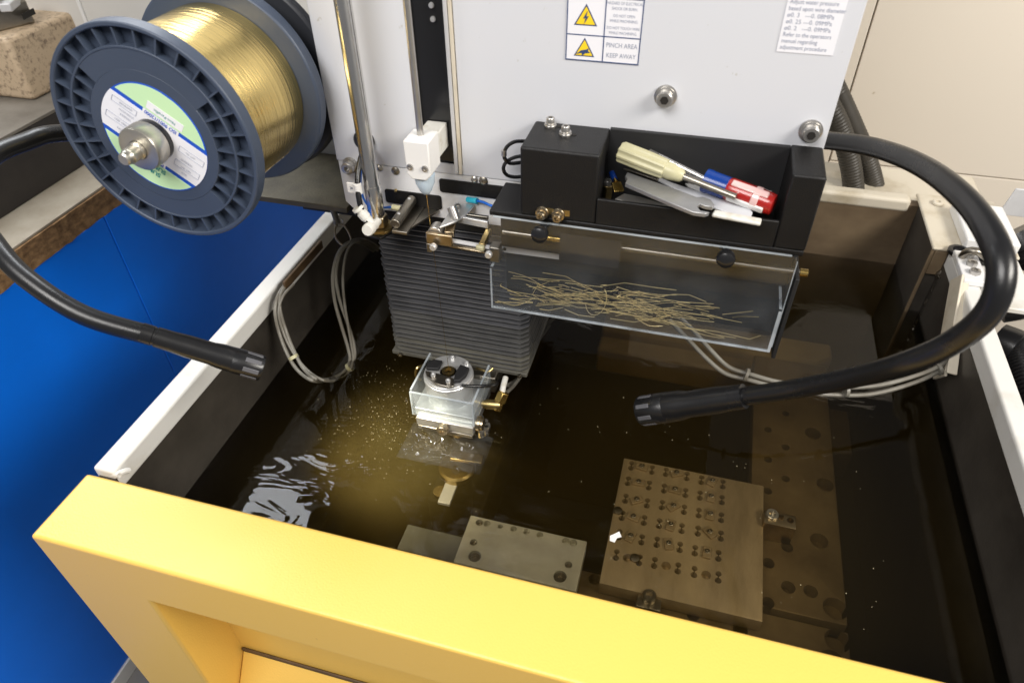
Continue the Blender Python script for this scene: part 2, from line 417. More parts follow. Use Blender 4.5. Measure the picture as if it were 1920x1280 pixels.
# chipboard core, its edge chipped unevenly
h = MB(); k = 160
pts = []
for i in range(k + 1):
    y = -.4 + 2.05 * i / k
    pts.append((BX + random.uniform(-.001, .003), BX + random.uniform(-.001, .0015), y, -.062 + random.uniform(-.0015, .0015), -.0175))
v = []; f = []
for a, b, y, z0, z1 in pts: v += [(a, y, z0), (b, y, z1), (BX - .85, y, z1), (BX - .85, y, z0)]
for i in range(k):
    for q in range(4): f.append((4 * i + q, 4 * i + (q + 1) % 4, 4 * i + 4 + (q + 1) % 4, 4 * i + 4 + q))
f += [(0, 1, 2, 3), tuple(4 * k + q for q in (3, 2, 1, 0))]
h.add(v, f); h.build('chipboard_core', 'chipboard', bench, smooth=False)
MB().box(BX - .85, BX - .003, -.4, 1.65, -.0172, -.0125).build('laminate_top', 'bench_top', bench, .0008)

XD = (-1.1477, 0.8842, -0.0125)[0]
dp = thing('surface_plate', 'dark thick plate with worn grey top lying on the chipboard bench', 'plate', (XD - .2, 1.0, -.0125))
MB().box(XD - .5, XD, .2, 1.155, -.0122, .098).build('body', 'dark_case', dp, .002)
MB().box(XD - .5, XD + .001, .2, 1.155, .0985, .1045).build('top_skin', 'slab_top', dp, .001)

# granite block and clamp on it
gb = (-1.2100, 1.0026, 0.1050)
p0 = Vector((-1.2100, 1.0026, 0.1050)); p1 = Vector((-1.2498, 1.1017, 0.1050)); 
h = MB()
gx = p0.x
h.hexa([(gx, p0.y, .105), (gx, p0.y + .20, .105), (gx - .28, p0.y + .20, .105), (gx - .28, p0.y, .105)],
       [(gx - .004, p0.y + .004, .215), (gx - .004, p0.y + .2, .215), (gx - .28, p0.y + .2, .215), (gx - .28, p0.y + .004, .215)])
gbk = h.build('granite_block', 'granite', None, .008, seg=3)
tag(gbk, 'speckled tan granite block standing on the dark plate', 'stone block')
vise = thing('steel_clamp', 'small steel clamp with slotted jaw on top of the granite block', 'clamp', (gx - .06, p0.y + .1, .215))
c0 = Vector((-1.2384, 1.0317, 0.2350)); c1 = Vector((-1.2520, 1.1061, 0.2350))
MB().bar(c0 + Vector((-.06, -.03, 0)), c1, .045, .04).build('body', 'steel_dark', vise, .003)
MB().bar(c0 + Vector((.012, .012, .021)), c1 + Vector((-.004, .0, .021)), .02, .014).build('jaw', 'alu_flat', vise, .002)
for i in range(3):
    q = c0.lerp(c1, .2 + .3 * i) + Vector((0, 0, .02))
    MB().cyl(q, q + Vector((0, 0, .016)), .007, n=14).build('bolt', 'steel', vise)
dd = (c1 - c0).normalized(); side = Vector((dd.y, -dd.x, 0))
q = c0.lerp(c1, .65) + side * .0228
MB().bar(q - dd * .018, q + dd * .018, .001, .010).build('slot', 'hole_dark', vise)

# ================================================================ TANK
tank = thing('work_tank', 'open dark-walled machine tank with pale rim, filled with brown water', 'tank', (0, .8, -.5))
TL, TR, TB, TF = -.570, .405, 1.209, .358
MB().box(TL - .022, TL, TF - .02, TB + .03, -.52, -.012).build('side_wall', 'tank_dark', tank)
MB().box(TR, TR + .022, TF - .02, TB + .03, -.52, -.012).build('side_wall', 'tank_dark', tank)
MB().box(TL, TR, TB, TB + .02, -.52, -.010).build('back_wall', 'tank_back', tank)
MB().box(TL, TR, TF - .02, TF, -.52, -.03).build('front_wall', 'tank_dark', tank)
MB().box(TL - .02, TR + .02, TF - .02, TB + .02, -.54, -.521).build('tank_floor', 'tank_floor', tank)
# rolled rims
MB().box(TL - .027, TL + .001, TF, TB + .03, -.030, 0).build('rim', 'rim_white', tank, .0035, seg=3)
MB().box(TR - .001, TR + .024, TF, 1.062, -.030, 0).build('rim', 'rim_white', tank, .0035, seg=3)
MB().box(TL, .37, TB - .002, TB + .026, -.024, 0).build('rim', 'rim_beige', tank, .006, seg=3)
MB().box(-.61, .503, TB + .027, TB + .16, -.4, -.02).build('outer_casing', 'rim_beige', tank, .004)
e = Vector((-0.5670, 0.3613, -0.0060))
MB().tube([(TL - .012, TF + .004, -.010), (TL + .004, TF + .002, -.006), e, (e.x + .002, e.y + .006, -.008), (TL + .006, TF + .014, -.012)], .0035, 8).build('rim_end_curl', 'rim_white', tank)
MB().box(TR, TR + .003, TF, 1.06, -.165, -.135).build('seam_ledge', 'tank_dark', tank, .001)
# boxed-in corner at back right
cx = (0.3803, 1.0532, 0.0000)[0]
cb = MB().box(cx, .503, 1.063, TB + .03, -.006, .0).build('corner_cover', 'rim_beige', tank, .004, seg=3)
MB().box(cx + .003, TR + .1, 1.072, TB + .01, -.5, -.0065).build('corner_box', 'tank_dark', tank, .002)
MB().box(cx + .001, cx + .006, 1.066, 1.071, -.30, -.0065).build('corner_lip', 'tank_back', tank, .001)
MB().box(cx + .006, TR, 1.064, 1.071, -.05, -.0065).build('corner_lip', 'tank_back', tank, .001)
sp = Vector((0.4086, 1.2054, 0.0010))
MB().lathe(sp, (0, 0, 1), [(0, .009), (.003, .009), (.0045, .0075), (.0045, .004), (.002, .0038)], 18).build('screw', 'rim_beige', tank)
MB().box(.422, .497, 1.066, 1.185, .001, .020).build('cover_box', 'plastic_white', tank, .003)
MB().prism([(.498, .002), (.540, .002), (.540, .040), (.532, .050), (.505, .050)], 1.19, 1.194, 'y').build('tag_plate', 'alu_flat', tank, .001)
MB().box(.431, .50, .93, 1.061, -.012, -.003).build('side_shelf', 'rim_white', tank, .002)
# fixing screws and fittings on the corner's front face
for px, py, r in ((1768,513,.008), (1760,541,.008), (1747,563,.006), (1738,585,.006), (1730,602,.006)):
    q = {0: 0}
for q in ((0.4101, 1.0640, -0.0468), (0.4140, 1.0640, -0.0758), (0.4121, 1.0640, -0.1024), (0.4140, 1.0640, -0.1291), (0.4134, 1.0640, -0.1442)):
    MB().lathe(q, (0, -1, 0), [(0, .010), (.004, .010), (.006, .006), (.012, .006), (.012, .003), (.008, .003)], 14).build('fitting', 'steel_dark', tank)
# clamp with three bolts on the right rim
rc = thing('rim_clamp', 'small plate with three hex bolts clamped on the right tank rim', 'clamp', (0.4113, 1.0282, 0.0020))
a = (0.4068, 1.0448, 0.0020); b = (0.4315, 1.0076, 0.0020)
MB().box(TR - .002, TR + .030, a[1] - .078, a[1] + .002, .0005, .010).build('plate', 'plate_white', rc, .0015)
for i in range(3):
    q = Vector((TR + .015, a[1] - .014 - .022 * i, .010))
    MB().lathe(q, (0, 0, 1), [(0, .0075), (.006, .0075), (.0065, .0065), (.0065, .0035), (.002, .0035)], 6).build('bolt', 'steel', rc)
gm = Vector((0.4452, 1.0515, 0.0020))
hose = thing('rim_hose', 'short grey hose looping into a black grommet on the corner cover', 'hose', (0.4155, 1.0514, 0.0020))
MB().tube([(0.4118, 1.0311, 0.0060), (0.4099, 1.0208, 0.0220), (0.4187, 1.0151, 0.0300), (0.4353, 1.0186, 0.0220), (0.4496, 1.0408, 0.0040)], .0055, 10).build('tube', 'steel_dark', hose)
MB().lathe((0.4474, 1.0527, 0.0006), (0, 0, 1), [(0, .024), (.005, .024), (.007, .020), (.007, .012), (.002, .011)], 24).build('grommet', 'rubber', hose)
MB().lathe((0.4143, 1.0548, 0.0006), (0, 0, 1), [(0, .016), (.005, .016), (.006, .013), (.006, .010), (.002, .009)], 24).build('grommet', 'rubber', hose)
# hanging bracket
hb = thing('hanging_bracket', 'beige folded strip hanging down inside the right tank wall', 'bracket', (0.3950, 0.8715, -0.0964))
t0 = Vector((0.3980, 0.9788, 0.0045)); t1 = Vector((0.3880, 0.8580, -0.0887))
MB().bar(t0, t1, .004, .034, (0, 1, 0)).build('strip', 'rim_beige', hb, .001)
MB().bar(t0 + Vector((.006, -.012, 0)), t1 + Vector((.006, -.012, .02)), .014, .004, (0, 1, 0)).build('flange', 'rim_beige', hb, .001)

# yellow front door
door = thing('front_door', 'bright yellow front door with broad flat top and handle recess', 'door', (0, .3, -.6))
YF, YB = .266, .350
rxl = (-0.4837, 0.2660, -0.0795)[0]; rz = (-0.4837, 0.2660, -0.0795)[2]
MB().prism([(-.597, 0), (.75, 0), (.75, rz), (rxl, rz), (rxl, -.75), (-.597, -.75)], YF, YB, 'y').build('frame', 'yellow', door, .0035, seg=3)
MB().box(rxl, .75, .331, .337, -.75, rz).build('recess_back', 'yellow', door)
MB().add([(rxl + .001, .330, -.318), (.75, .330, -.318), (.75, .268, -.40), (rxl + .001, .268, -.40), (rxl + .001, .330, -.43), (.75, .330, -.43), (.75, .268, -.43), (rxl + .001, .268, -.43)],
         [(0, 1, 2, 3), (4, 5, 6, 7), (0, 1, 5, 4), (2, 3, 7, 6), (0, 3, 7, 4), (1, 2, 6, 5)]).build('recess_slope', 'yellow', door, .002)
MB().box(rxl + .002, .75, .327, .3305, -.317, -.309).build('slit_shade', 'rust_and_shade', door, .002)  # brown strip painted as the shade in the slit above the slope
MB().box(rxl, .75, YF, .330, -.75, -.4305).build('lower_panel', 'yellow', door)

# ---------------------------------------------------------------- water
water = MB().box(TL - .006, TR + .006, TF - .006, TB + .006, -.519, -.13).build('water', 'water', None, smooth=False)
struct(water)

# ---------------------------------------------------------------- things under the water
ZT = -.222
ZP = -.195
table = thing('machine_table', 'long drilled steel table plate under water on the right side', 'table plate', (.2, .65, -.26))
r0 = (0.1577, 0.8487, -0.2220); r1 = (0.2764, 0.5153, -0.2220)
tp = MB().box(r0[0], r1[0], (0.2200, 0.5167, -0.2220)[1], 1.0, ZT - .03, ZT).build('plate', 'table', table, .0015)
h = MB()
holes = []
for q, r in (((0.2071, 0.7947, -0.2220), .006), ((0.1810, 0.7629, -0.2220), .006), ((0.2061, 0.7321, -0.2220), .006), ((0.1811, 0.7025, -0.2220), .006), ((0.2486, 0.8349, -0.2220), .012), ((0.2615, 0.7356, -0.2220), .012),
             ((0.2485, 0.6346, -0.2220), .012), ((0.2629, 0.5369, -0.2220), .015), ((0.2066, 0.5522, -0.2220), .009), ((0.2342, 0.5534, -0.2220), .009), ((0.1820, 0.5815, -0.2220), .008), ((0.2063, 0.6131, -0.2220), .008),
             ((0.1815, 0.5234, -0.2220), .008), ((0.2082, 0.8679, -0.2220), .006), ((0.1809, 0.8252, -0.2220), .006)):
    h.lathe((q[0], q[1], ZT - .02), (0, 0, 1), [(0, r), (.03, r)], 20)
    holes.append((q, r))
cut(tp, h)
MB().box(r0[0] + .02, r1[0], .60, .98, -.50, ZT - .031).build('pedestal', 'tank_floor', table)
fb = thing('front_rail', 'drilled steel front rail of the table under the yellow door', 'rail', (.1, .43, -.26))
fy = (0.2198, 0.5108, -0.2220)[1]
rl = MB().box(-.20, r1[0], fy - .085, fy - .003, ZT - .03, ZT).build('rail', 'table', fb, .0015)
h = MB()
for q, r in (((0.2626, 0.4941, -0.2220), .015), ((0.1487, 0.4775, -0.2220), .009), ((0.0914, 0.4823, -0.2220), .008), ((0.2547, 0.4651, -0.2220), .015), ((-0.0368, 0.4990, -0.2220), .008)):
    h.lathe((q[0], q[1], ZT - .02), (0, 0, 1), [(0, r), (.03, r)], 20)
cut(rl, h)
MB().box(-.18, r1[0] - .02, fy - .08, fy - .02, -.50, ZT - .031).build('pedestal', 'tank_floor', fb)
rf = thing('rear_frame', 'beige stepped frame at the back of the tank under water', 'frame', (.1, 1.1, -.3))
MB().prism([(-.12, 1.037), (.27, 1.037), (.30, 1.06), (.30, 1.10), (-.12, 1.10)], -.32, -.250).build('ledge', 'beige_frame', rf, .006)
MB().prism([(-.12, .992), (.262, .992), (.285, 1.012), (.285, 1.035), (-.12, 1.035)], -.32, -.262).build('step', 'beige_frame', rf, .006)
MB().box(r1[0] + .004, r1[0] + .05, .86, .96, -.34, -.28).build('foot', 'table', rf, .002)

wp = thing('work_plate', 'square steel plate with rows of small screwed inserts, under water', 'plate', (.06, .57, -.22))
px0 = (-0.0292, 0.6878, -0.1950); px1 = (0.1695, 0.4794, -0.1950)
plate = MB().box(px0[0], px1[0], px1[1], px0[1], ZP - .024, ZP).build('plate', 'work_plate', wp, .001)
rows = [[(-0.0016, 0.6755, -0.1950), (0.0481, 0.6766, -0.1950), (0.0986, 0.6751, -0.1950)], [(-0.0024, 0.6466, -0.1950), (0.0487, 0.6466, -0.1950), (0.0987, 0.6475, -0.1950)],
        [(-0.0011, 0.6155, -0.1950), (0.0493, 0.6178, -0.1950), (0.0991, 0.6174, -0.1950)], [(-0.0015, 0.5863, -0.1950), (0.0489, 0.5865, -0.1950), (0.1001, 0.5880, -0.1950)],
        [(-0.0007, 0.5553, -0.1950), (0.0491, 0.5567, -0.1950), (0.0986, 0.5567, -0.1950)], [(0.0003, 0.5241, -0.1950), (0.0496, 0.5252, -0.1950), (0.1000, 0.5253, -0.1950)]]
rots = [[-8, 28, 70], [0, -5, 85], [32, 45, 88], [-14, 82, -42], [74, -75, 88]]
h = MB()
for j, row in enumerate(rows):
    for i, q in enumerate(row):
        for s_ in (-1, 1):
            cx_, cy_ = q[0] + s_ * .0150, q[1] + .001
            for dy, r in ((-.0050, .0043), (.0046, .0039)):
                h.lathe((cx_, cy_ + dy, ZP - .020), (0, 0, 1), [(0, r), (.03, r)], 12)
            h.box(cx_ - .0006, cx_ + .0006, cy_ - .0085, cy_ + .0078, ZP - .012, ZP + .004)
        if j == 5: h.lathe((q[0], q[1], ZP - .012), (0, 0, 1), [(0, .0062), (.02, .0062)], 18)
cut(plate, h)
for j in range(5):
    for i in range(3):
        q = rows[j][i]; a = R(rots[j][i]); ex = Vector((math.cos(a), math.sin(a), 0))
        c = Vector((q[0], q[1], ZP + .0022))
        ins = MB().bar(c - ex * .0085, c + ex * .0085, .0105, .004).build('insert', 'insert_brown', wp, .0006)
        MB().lathe(c + Vector((0, 0, .002)), (0, 0, 1), [(0, .0034), (.002, .0034), (.0024, .0028), (.0024, .0016), (.001, .0015)], 12).build('screw', 'steel_dark', ins)
for i, q in enumerate(((0.0092, 0.5249, -0.1950), (-0.0236, 0.5921, -0.1950))):
    MB().lathe((q[0], q[1], ZP + .0002), (0, 0, 1), [(0, .0065), (.003, .006), (.004, .003)], 14).build('stud', 'steel_dark', wp)

ck = thing('clamp_block', 'small drilled brass-toned clamp gripping the right plate edge', 'clamp', (0.1916, 0.6304, -0.1900))
a = (0.1677, 0.6381, -0.1850); b = (0.2093, 0.6168, -0.1850)
cbk = MB().box(a[0], b[0], b[1], a[1], -.222, -.185).build('block', 'steel_warm', ck, .001)
h = MB(); qa = (0.1781, 0.6311, -0.1850); qb = (0.2021, 0.6296, -0.1850)
h.box(qa[0] - .001, qa[0] + .016, qa[1] - .004, qa[1] + .004, -.195, -.18); h.lathe((qb[0], qb[1], -.20), (0, 0, 1), [(0, .0045), (.03, .0045)], 16)
cut(cbk, h)
MB().lathe((qa[0], qa[1], -.190), (0, 0, 1), [(0, .0085), (.009, .0085), (.010, .0075), (.010, .0045), (.004, .0045)], 20).build('bolt', 'steel', ck)
ck2 = thing('clamp_block', 'clamp with socket bolt on the front edge of the drilled plate', 'clamp', (0.0337, 0.4818, -0.2000))
a = (0.0194, 0.4893, -0.2000); b = (0.0498, 0.4736, -0.2000)
MB().box(a[0], b[0], b[1] - .01, a[1], -.221, -.2005).build('block', 'steel_dark', ck2, .001)
q = (0.0338, 0.4768, -0.1900)
MB().lathe((q[0], q[1], -.2003), (0, 0, 1), [(0, .0085), (.009, .0085), (.010, .0075), (.010, .0045), (.004, .0045)], 20).build('bolt', 'steel_dark', ck2)
tape = MB().prism([(px0[0] + .005, px1[1] + .02), (px0[0] + .011, px1[1] + .019), (px0[0] + .013, px1[1] + .026), (px0[0] + .018, px1[1] + .029), (px0[0] + .014, px1[1] + .036), (px0[0] + .009, px1[1] + .031), (px0[0] + .004, px1[1] + .027)], -.1295, -.1288).build('foam_patch', 'plastic_white')
tag(tape, 'small white foam scrap floating above the near corner of the plate', 'scrap')

sp_ = thing('fixture_plate', 'pale grey drilled plate under water behind the yellow door', 'plate', (-.14, .5, -.22))
a = (-0.2171, 0.5346, -0.1950); b = (-0.0551, 0.4702, -0.1950)
fp = MB().box(a[0], b[0], b[1] - .01, a[1], -.219, -.195).build('plate', 'small_plate', sp_, .001)
h = MB(); hl = []
for q, r in (((-0.2022, 0.5261, -0.1950), .0052), ((-0.1918, 0.5270, -0.1950), .0052), ((-0.1731, 0.5276, -0.1950), .0036), ((-0.1546, 0.5282, -0.1950), .0046), ((-0.1368, 0.5286, -0.1950), .0046), ((-0.1183, 0.5283, -0.1950), .0046),
             ((-0.0825, 0.5277, -0.1950), .0052), ((-0.0724, 0.5278, -0.1950), .0052), ((-0.2005, 0.4946, -0.1950), .0050), ((-0.0719, 0.4945, -0.1950), .0050), ((-0.1928, 0.4752, -0.1950), .0085), ((-0.0789, 0.4754, -0.1950), .0085)):
    h.lathe((q[0], q[1], -.205), (0, 0, 1), [(0, r), (.02, r)], 18); hl.append((q, r))
cut(fp, h)
for q, r in hl[-4:] + hl[:1]:
    MB().lathe((q[0], q[1], -.2048), (0, 0, 1), [(0, r * .82), (.007, r * .82), (.007, r * .4), (.004, r * .38)], 14).build('screw', 'steel_dark', sp_)
sb = MB().box(a[0] - .085, a[0] - .002, b[1] + .0, a[1] - .025, -.236, -.214).build('side_plate', 'side_grey'); tag(sb, 'dull rippling plate under water left of the pale drilled plate', 'plate')

# lower guide, seen dimly through the water
lg = thing('lower_guide', 'dim round lower wire guide under water below the upper guide', 'wire guide', (-0.2734, 0.6250, -0.2500))
q = (-0.2602, 0.6042, -0.1850)
MB().lathe(q, (0, 0, -1), [(0, .024), (.003, .027), (.012, .027), (.016, .020), (.12, .018)], 32).build('nozzle_cap', 'brass_dirty', lg)
MB().bar(Vector((-0.2609, 0.5450, -0.2000)), Vector((-0.2614, 0.5832, -0.2000)), .018, .006).build('plate', 'alu_flat', lg, .001)
q = Vector((-0.2731, 0.5645, -0.2050)); MB().cyl(q, q + Vector((0, 0, .006)), .010, n=18).build('cap', 'brass_dirty', lg)
MB().bar(Vector((-0.2678, 0.6045, -0.1650)), Vector((-0.2208, 0.6078, -0.1650)), .016, .005).build('brass_bar', 'brass_dirty', lg, .001)
MB().bar(Vector((-.27, .60, -.33)), Vector((-.27, 1.19, -.33)), .09, .10).build('arm', 'tank_dark', lg, .004)

# ================================================================ HEAD
YP = .70
head = thing('machine_tower', 'white upright machine head panel with stickers and a black wire slot', 'machine tower', (-.15, .8, .17))
X0, X1 = -.418, .1195
zb = .2285
rl0, rl1 = (-0.3046, 0.6990, 0.4160)[0], (-0.2728, 0.6990, 0.4179)[0]
rl0, rl1 = -.3065, -.2655
MB().box(X0, rl0 - .0004, YP, YP + .003, zb, .80).build('cover_panel', 'panel_white', head, .001)
MB().box(rl1 + .0085, X1, YP, YP + .003, zb, .80).build('cover_panel', 'panel_white', head, .001)
MB().box(rl0 - .0003, rl1 + .0084, YP, YP + .003, zb, zb + .012).build('cover_panel', 'panel_white', head, .0005)
MB().box(rl0 - .002, rl1 + .002, YP + .004, YP + .012, zb, .80).build('slot_back', 'black_gloss', head)
MB().box(rl1, rl1 + .0040, YP - .0045, YP + .010, zb + .004, .80).build('slot_rail', 'alu_flat', head, .0006)
MB().box(rl1 + .0046, rl1 + .0080, YP - .003, YP + .010, zb + .002, .80).build('slot_rail', 'rim_beige', head, .0006)
MB().box(rl0 + .002, rl0 + .0034, YP - .001, YP + .008, zb + .012, .80).build('slot_rail', 'black_paint', head)
# lower plate, chamfered at the left foot
MB().prism([(X0 + .001, zb - .0008), (X0 + .001, .172), (X0 + .012, .1605), (X0 + .026, .1605), (X0 + .036, .166), (-.13, .166), (-.13, zb - .0008)], YP + .0012, YP + .0042, 'y').build('lower_plate', 'plate_white', head, .0008)
MB().box(-.392, X1 - .004, YP + .0125, 1.16, .17, .80).build('casing', 'panel_white', head, .002)
MB().prism([(-.41, .165), (-.17, .165), (-.17, .150), (-.41, .150)], YP + .006, .98, 'y').build('underside', 'black_dull', head)
def rrect(x0, x1, z0, z1, r, sh=0.):
    p = []
    for cx_, cz, a0 in ((x1 - r, z1 - r, 0), (x0 + r, z1 - r, 90), (x0 + r, z0 + r, 180), (x1 - r, z0 + r, 270)):
        for k in range(5):
            t = R(a0 + 22.5 * k); p.append((cx_ + r * math.cos(t), cz + r * math.sin(t)))
    return p
a = (-0.3602, 0.7000, 0.1960); b = (-0.2869, 0.7000, 0.1789)
MB().prism(rrect(a[0], b[0], b[2], b[2] + .0185, .003), YP - .0006, YP + .001, 'y').build('slot_cover', 'black_paint', head, .0003)
a = (-0.2875, 0.7000, 0.2121); b = (-0.1888, 0.7000, 0.2022)
MB().prism(rrect(a[0], b[0] + .01, b[2] + .001, b[2] + .0185, .003), YP - .0006, YP + .001, 'y').build('slot_cover', 'black_paint', head, .0003)
for q in ((-0.0387, 0.7000, 0.3428), (0.1030, 0.7000, 0.3219)):
    MB().lathe((q[0], YP - .0002, q[2]), (0, -1, 0), [(0, .0112), (.0015, .0112), (.002, .0098), (.004, .0098), (.0045, .0082), (.0105, .0082), (.012, .0070), (.012, .0040), (.007, .0038)], 26).build('bolt', 'steel', head)
    MB().lathe((q[0], YP - .0124, q[2]), (0, -1, 0), [(0, .0042), (.0004, .0042)], 6).build('socket_shade', 'hole_dark', head)  # flat black disc paints the shade inside the bolt socket
q = (-0.4010, 0.7000, 0.2223)
MB().lathe((q[0] + .001, YP - .0002, q[2] + .002), (0, -1, 0), [(0, .0102), (.0015, .0102), (.002, .0092), (.0035, .0092), (.004, .0075), (.011, .0075), (.012, .0062), (.012, .0036), (.007, .0034)], 26).build('bolt', 'steel', head)
for q, r, m in (((-0.3425, 0.7000, 0.2232), .0052, 'steel_dark'), ((-0.3630, 0.7000, 0.2241), .0040, 'steel'), ((-0.3454, 0.7000, 0.1965), .0022, 'brass_dirty'), ((-0.2437, 0.7000, 0.2247), .0042, 'steel'), ((-0.2327, 0.7000, 0.2241), .0054, 'steel_dark')):
    MB().lathe((q[0], YP - .0001 if q[2] > zb else YP + .0011, q[2]), (0, -1, 0), [(0, r), (.0012, r * .98), (.0026, r * .6), (.0028, r * .3), (.0014, r * .25)], 18).build('screw', m, head)
q = (-0.3760, 0.7000, 0.2593)
MB().lathe((q[0], YP - .0002, q[2]), (0, -1, 0), [(0, .0125), (.004, .0125), (.006, .0105), (.006, .0065), (.001, .006)], 26).build('grommet', 'rubber', head)
for q in ((-0.3023, 0.7080, 0.3817), (-0.2799, 0.7030, 0.4114), (-0.2794, 0.7030, 0.3983)):
    MB().lathe(q, (0, -1, 0), [(0, .003), (.002, .0026), (.0022, .001)], 12).build('screw', 'alu', head)

# ---- warning sticker (rows of pictograms and text)
st = MB()
a = (-0.1409, 0.6993, 0.3712); b = (-0.0685, 0.6993, 0.3714)
sx0, sx1 = a[0], b[0]; sz0 = b[2] - .001; sz1 = sz0 + .082
ws = MB().box(sx0, sx1, YP - .0006, YP + .0002, sz0, sz1).build('warning_sticker', 'label_white', head)
ws['label'] = 'white warning sticker with navy frame and two yellow hazard triangles'
yS = YP - .0008
zr1 = (-0.1406, 0.6993, 0.3922)[2]; zr2 = (-0.1418, 0.6993, 0.4223)[2]; xm = (-0.1039, 0.6993, 0.3844)[0]
zr1 = sz0 + .0245; zr2 = zr1 + .0345
h = MB(); w = .0005
for z in (sz0 + w, zr1, zr2, sz1 - w): h.box(sx0, sx1, yS, yS + .0003, z - w, z + w)
for x in (sx0 + w, sx1 - w): h.box(x - w, x + w, yS - .0001, yS + .0003, sz0, sz1)
h.box(xm - w, xm + w, yS - .0001, yS + .0003, sz0, zr2)
h.build('frame_lines', 'sticker_navy', ws, smooth=False)
def tri(cx_, cz, s, parent):
    P = lambda k: [(cx_ + k * s * math.cos(R(t)), cz + k * s * math.sin(R(t))) for t in (90, 210, 330)]
    MB().prism(P(1.0), yS, yS + .0002, 'y').build('triangle_border', 'sticker_navy', parent, smooth=False)
    MB().prism(P(.82), yS - .0003, yS - .0001, 'y').build('triangle', 'sticker_yellow', parent, smooth=False)
ca = (sx0 + xm) / 2
tri(ca, (zr1 + zr2) / 2 - .002, .0130, ws); tri(ca, (sz0 + zr1) / 2 - .0020, .0118, ws)
zz = (zr1 + zr2) / 2 - .0015
MB().prism([(ca + .0016, zz + .0068), (ca - .0026, zz - .0005), (ca - .0003, zz - .0002), (ca - .0014, zz - .0055), (ca + .0028, zz + .0018), (ca + .0004, zz + .0014)], yS - .0006, yS - .0004, 'y').build('bolt_symbol', 'sticker_navy', ws, smooth=False)
zz = (sz0 + zr1) / 2 - .0025
MB().prism([(ca - .0080, zz - .0035), (ca - .0030, zz + .0004), (ca + .0020, zz + .0014), (ca + .0048, zz + .0030), (ca + .0038, zz + .0002), (ca + .0062, zz - .0014), (ca + .0010, zz - .0022), (ca - .0015, zz - .0048), (ca - .0025, zz - .0020)], yS - .0006, yS - .0004, 'y').build('hand_symbol', 'sticker_navy', ws, smooth=False)
tx = (xm + sx1) / 2
text('WARNING', .0125, ((sx0 + sx1) / 2 + .006, yS, (zr2 + sz1) / 2), 'sticker_navy', ws, align='CENTER')
hw = zr2 - zr1
for t, k in (('HAZARD OF ELECTRICAL', .88), ('SHOCK OR BURN.', .745), ('DO NOT OPEN', .56), ('WHILE MACHINING.', .43), ('DO NOT TOUCH WIRE', .245), ('WHILE MACHINING.', .115)):
    text(t, .0037, (tx, yS, zr1 + hw * k), 'sticker_grey', ws, align='CENTER', sx=.80)
text('PINCH AREA', .0062, (tx, yS, sz0 + .0168), 'sticker_grey', ws, align='CENTER', sx=.86)
text('KEEP AWAY', .0062, (tx, yS, sz0 + .0072), 'sticker_grey', ws, align='CENTER', sx=.86)
tri(sx0 + .0095, (zr2 + sz1) / 2 + .001, .0085, ws)

# ---- water pressure sticker
a = (0.0552, 0.6993, 0.3940); b = (0.1040, 0.6993, 0.3940)
nx0, nx1, nz0 = a[0], b[0], a[2] - .001
nz1 = nz0 + .0475
ns = MB().box(nx0, nx1, YP - .0006, YP + .0002, nz0, nz1).build('note_sticker', 'label_white', head)
ns['label'] = 'plain white sticker with eight lines of small print near the panel edge'
for i, t in enumerate(('Adjust water pressure', 'based upon wire diameter', '\u00f80. 3   ---0. 08MPa', '\u00f80. 25 ---0. 09MPa', '\u00f80. 2   ---0. 09MPa', 'Refer to the operators', 'manual regarding', 'adjustment procedure')):
    text(t, .0052, (nx0 + .0022, YP - .0008, nz1 - .0045 - i * .0055), 'sticker_grey', ns, sx=.86 if i not in (2, 3, 4) else 1.0)

# ---- wire feed pipe in front of the panel
pipe = thing('feed_pipe', 'shiny steel pipe running down the left side of the white panel', 'pipe', (-.357, .665, .17))
pa = Vector((-0.3536, 0.6650, 0.1710)); pb = Vector((-0.3566, 0.6650, 0.4220)); pb = pa + (pb - pa).normalized() * .62
pa = Vector((pb.x * .5 + pa.x * .5, .665, pa.z)); pb = Vector((pa.x, .665, .8))
MB().lathe(pa + Vector((0, 0, .012)), (0, 0, 1), [(0, .0098), (.038, .0098), (.040, .0088), (.62, .0088)], 32).build('tube', 'chrome', pipe)
MB().lathe(pa + Vector((0, 0, -.003)), (0, 0, 1), [(0, .0125), (.013, .0125), (.0145, .0110)], 6).build('hex_nut', 'steel_warm', pipe, .0006)
MB().lathe(pa + Vector((.002, 0, -.0075)), (0, 0, 1), [(0, .016), (.004, .016)], 28).build('washer', 'brass_dirty', pipe)
MB().prism([(pa.x - .012, .648), (pa.x + .010, .645), (pa.x + .034, .69), (pa.x + .034, .70), (pa.x - .012, .70)], pa.z - .0112, pa.z - .0078).build('bracket', 'black_paint', pipe, .0008)
ring_z = (-0.3506, 0.6650, 0.2538)[2]
for dz in (.10,):
    MB().lathe(pa + Vector((0, 0, .048)), (0, 0, 1), [(0, .0094), (.003, .0094)], 32).build('collar', 'steel', pipe)
fit = thing('hose_fitting', 'white plastic elbow hose fitting at the foot of the steel pipe', 'fitting', (-0.3577, 0.6400, 0.1802))
e0 = Vector((-0.3522, 0.6550, 0.1794)); e1 = Vector((-0.3517, 0.6280, 0.1841)); e2 = Vector((-0.3639, 0.6400, 0.2001))
d = (e1 - e0).normalized()
MB().lathe(e0, d, [(0, .005), (.009, .005), (.0095, .0064), (.020, .0064), (.0205, .0074), (.028, .0074), (.030, .0064)], 12).build('knob', 'plastic_dirty', fit)
m_ = e0.lerp(e1, .50)
d2 = (e2 - m_).normalized()
MB().lathe(m_, d2, [(0, .0056), (.012, .0056), (.0125, .0064), (.020, .0064), (.021, .0050), (.024, .0050), (.0245, .0072), (.028, .0072)], 16).build('elbow', 'plastic_dirty', fit)
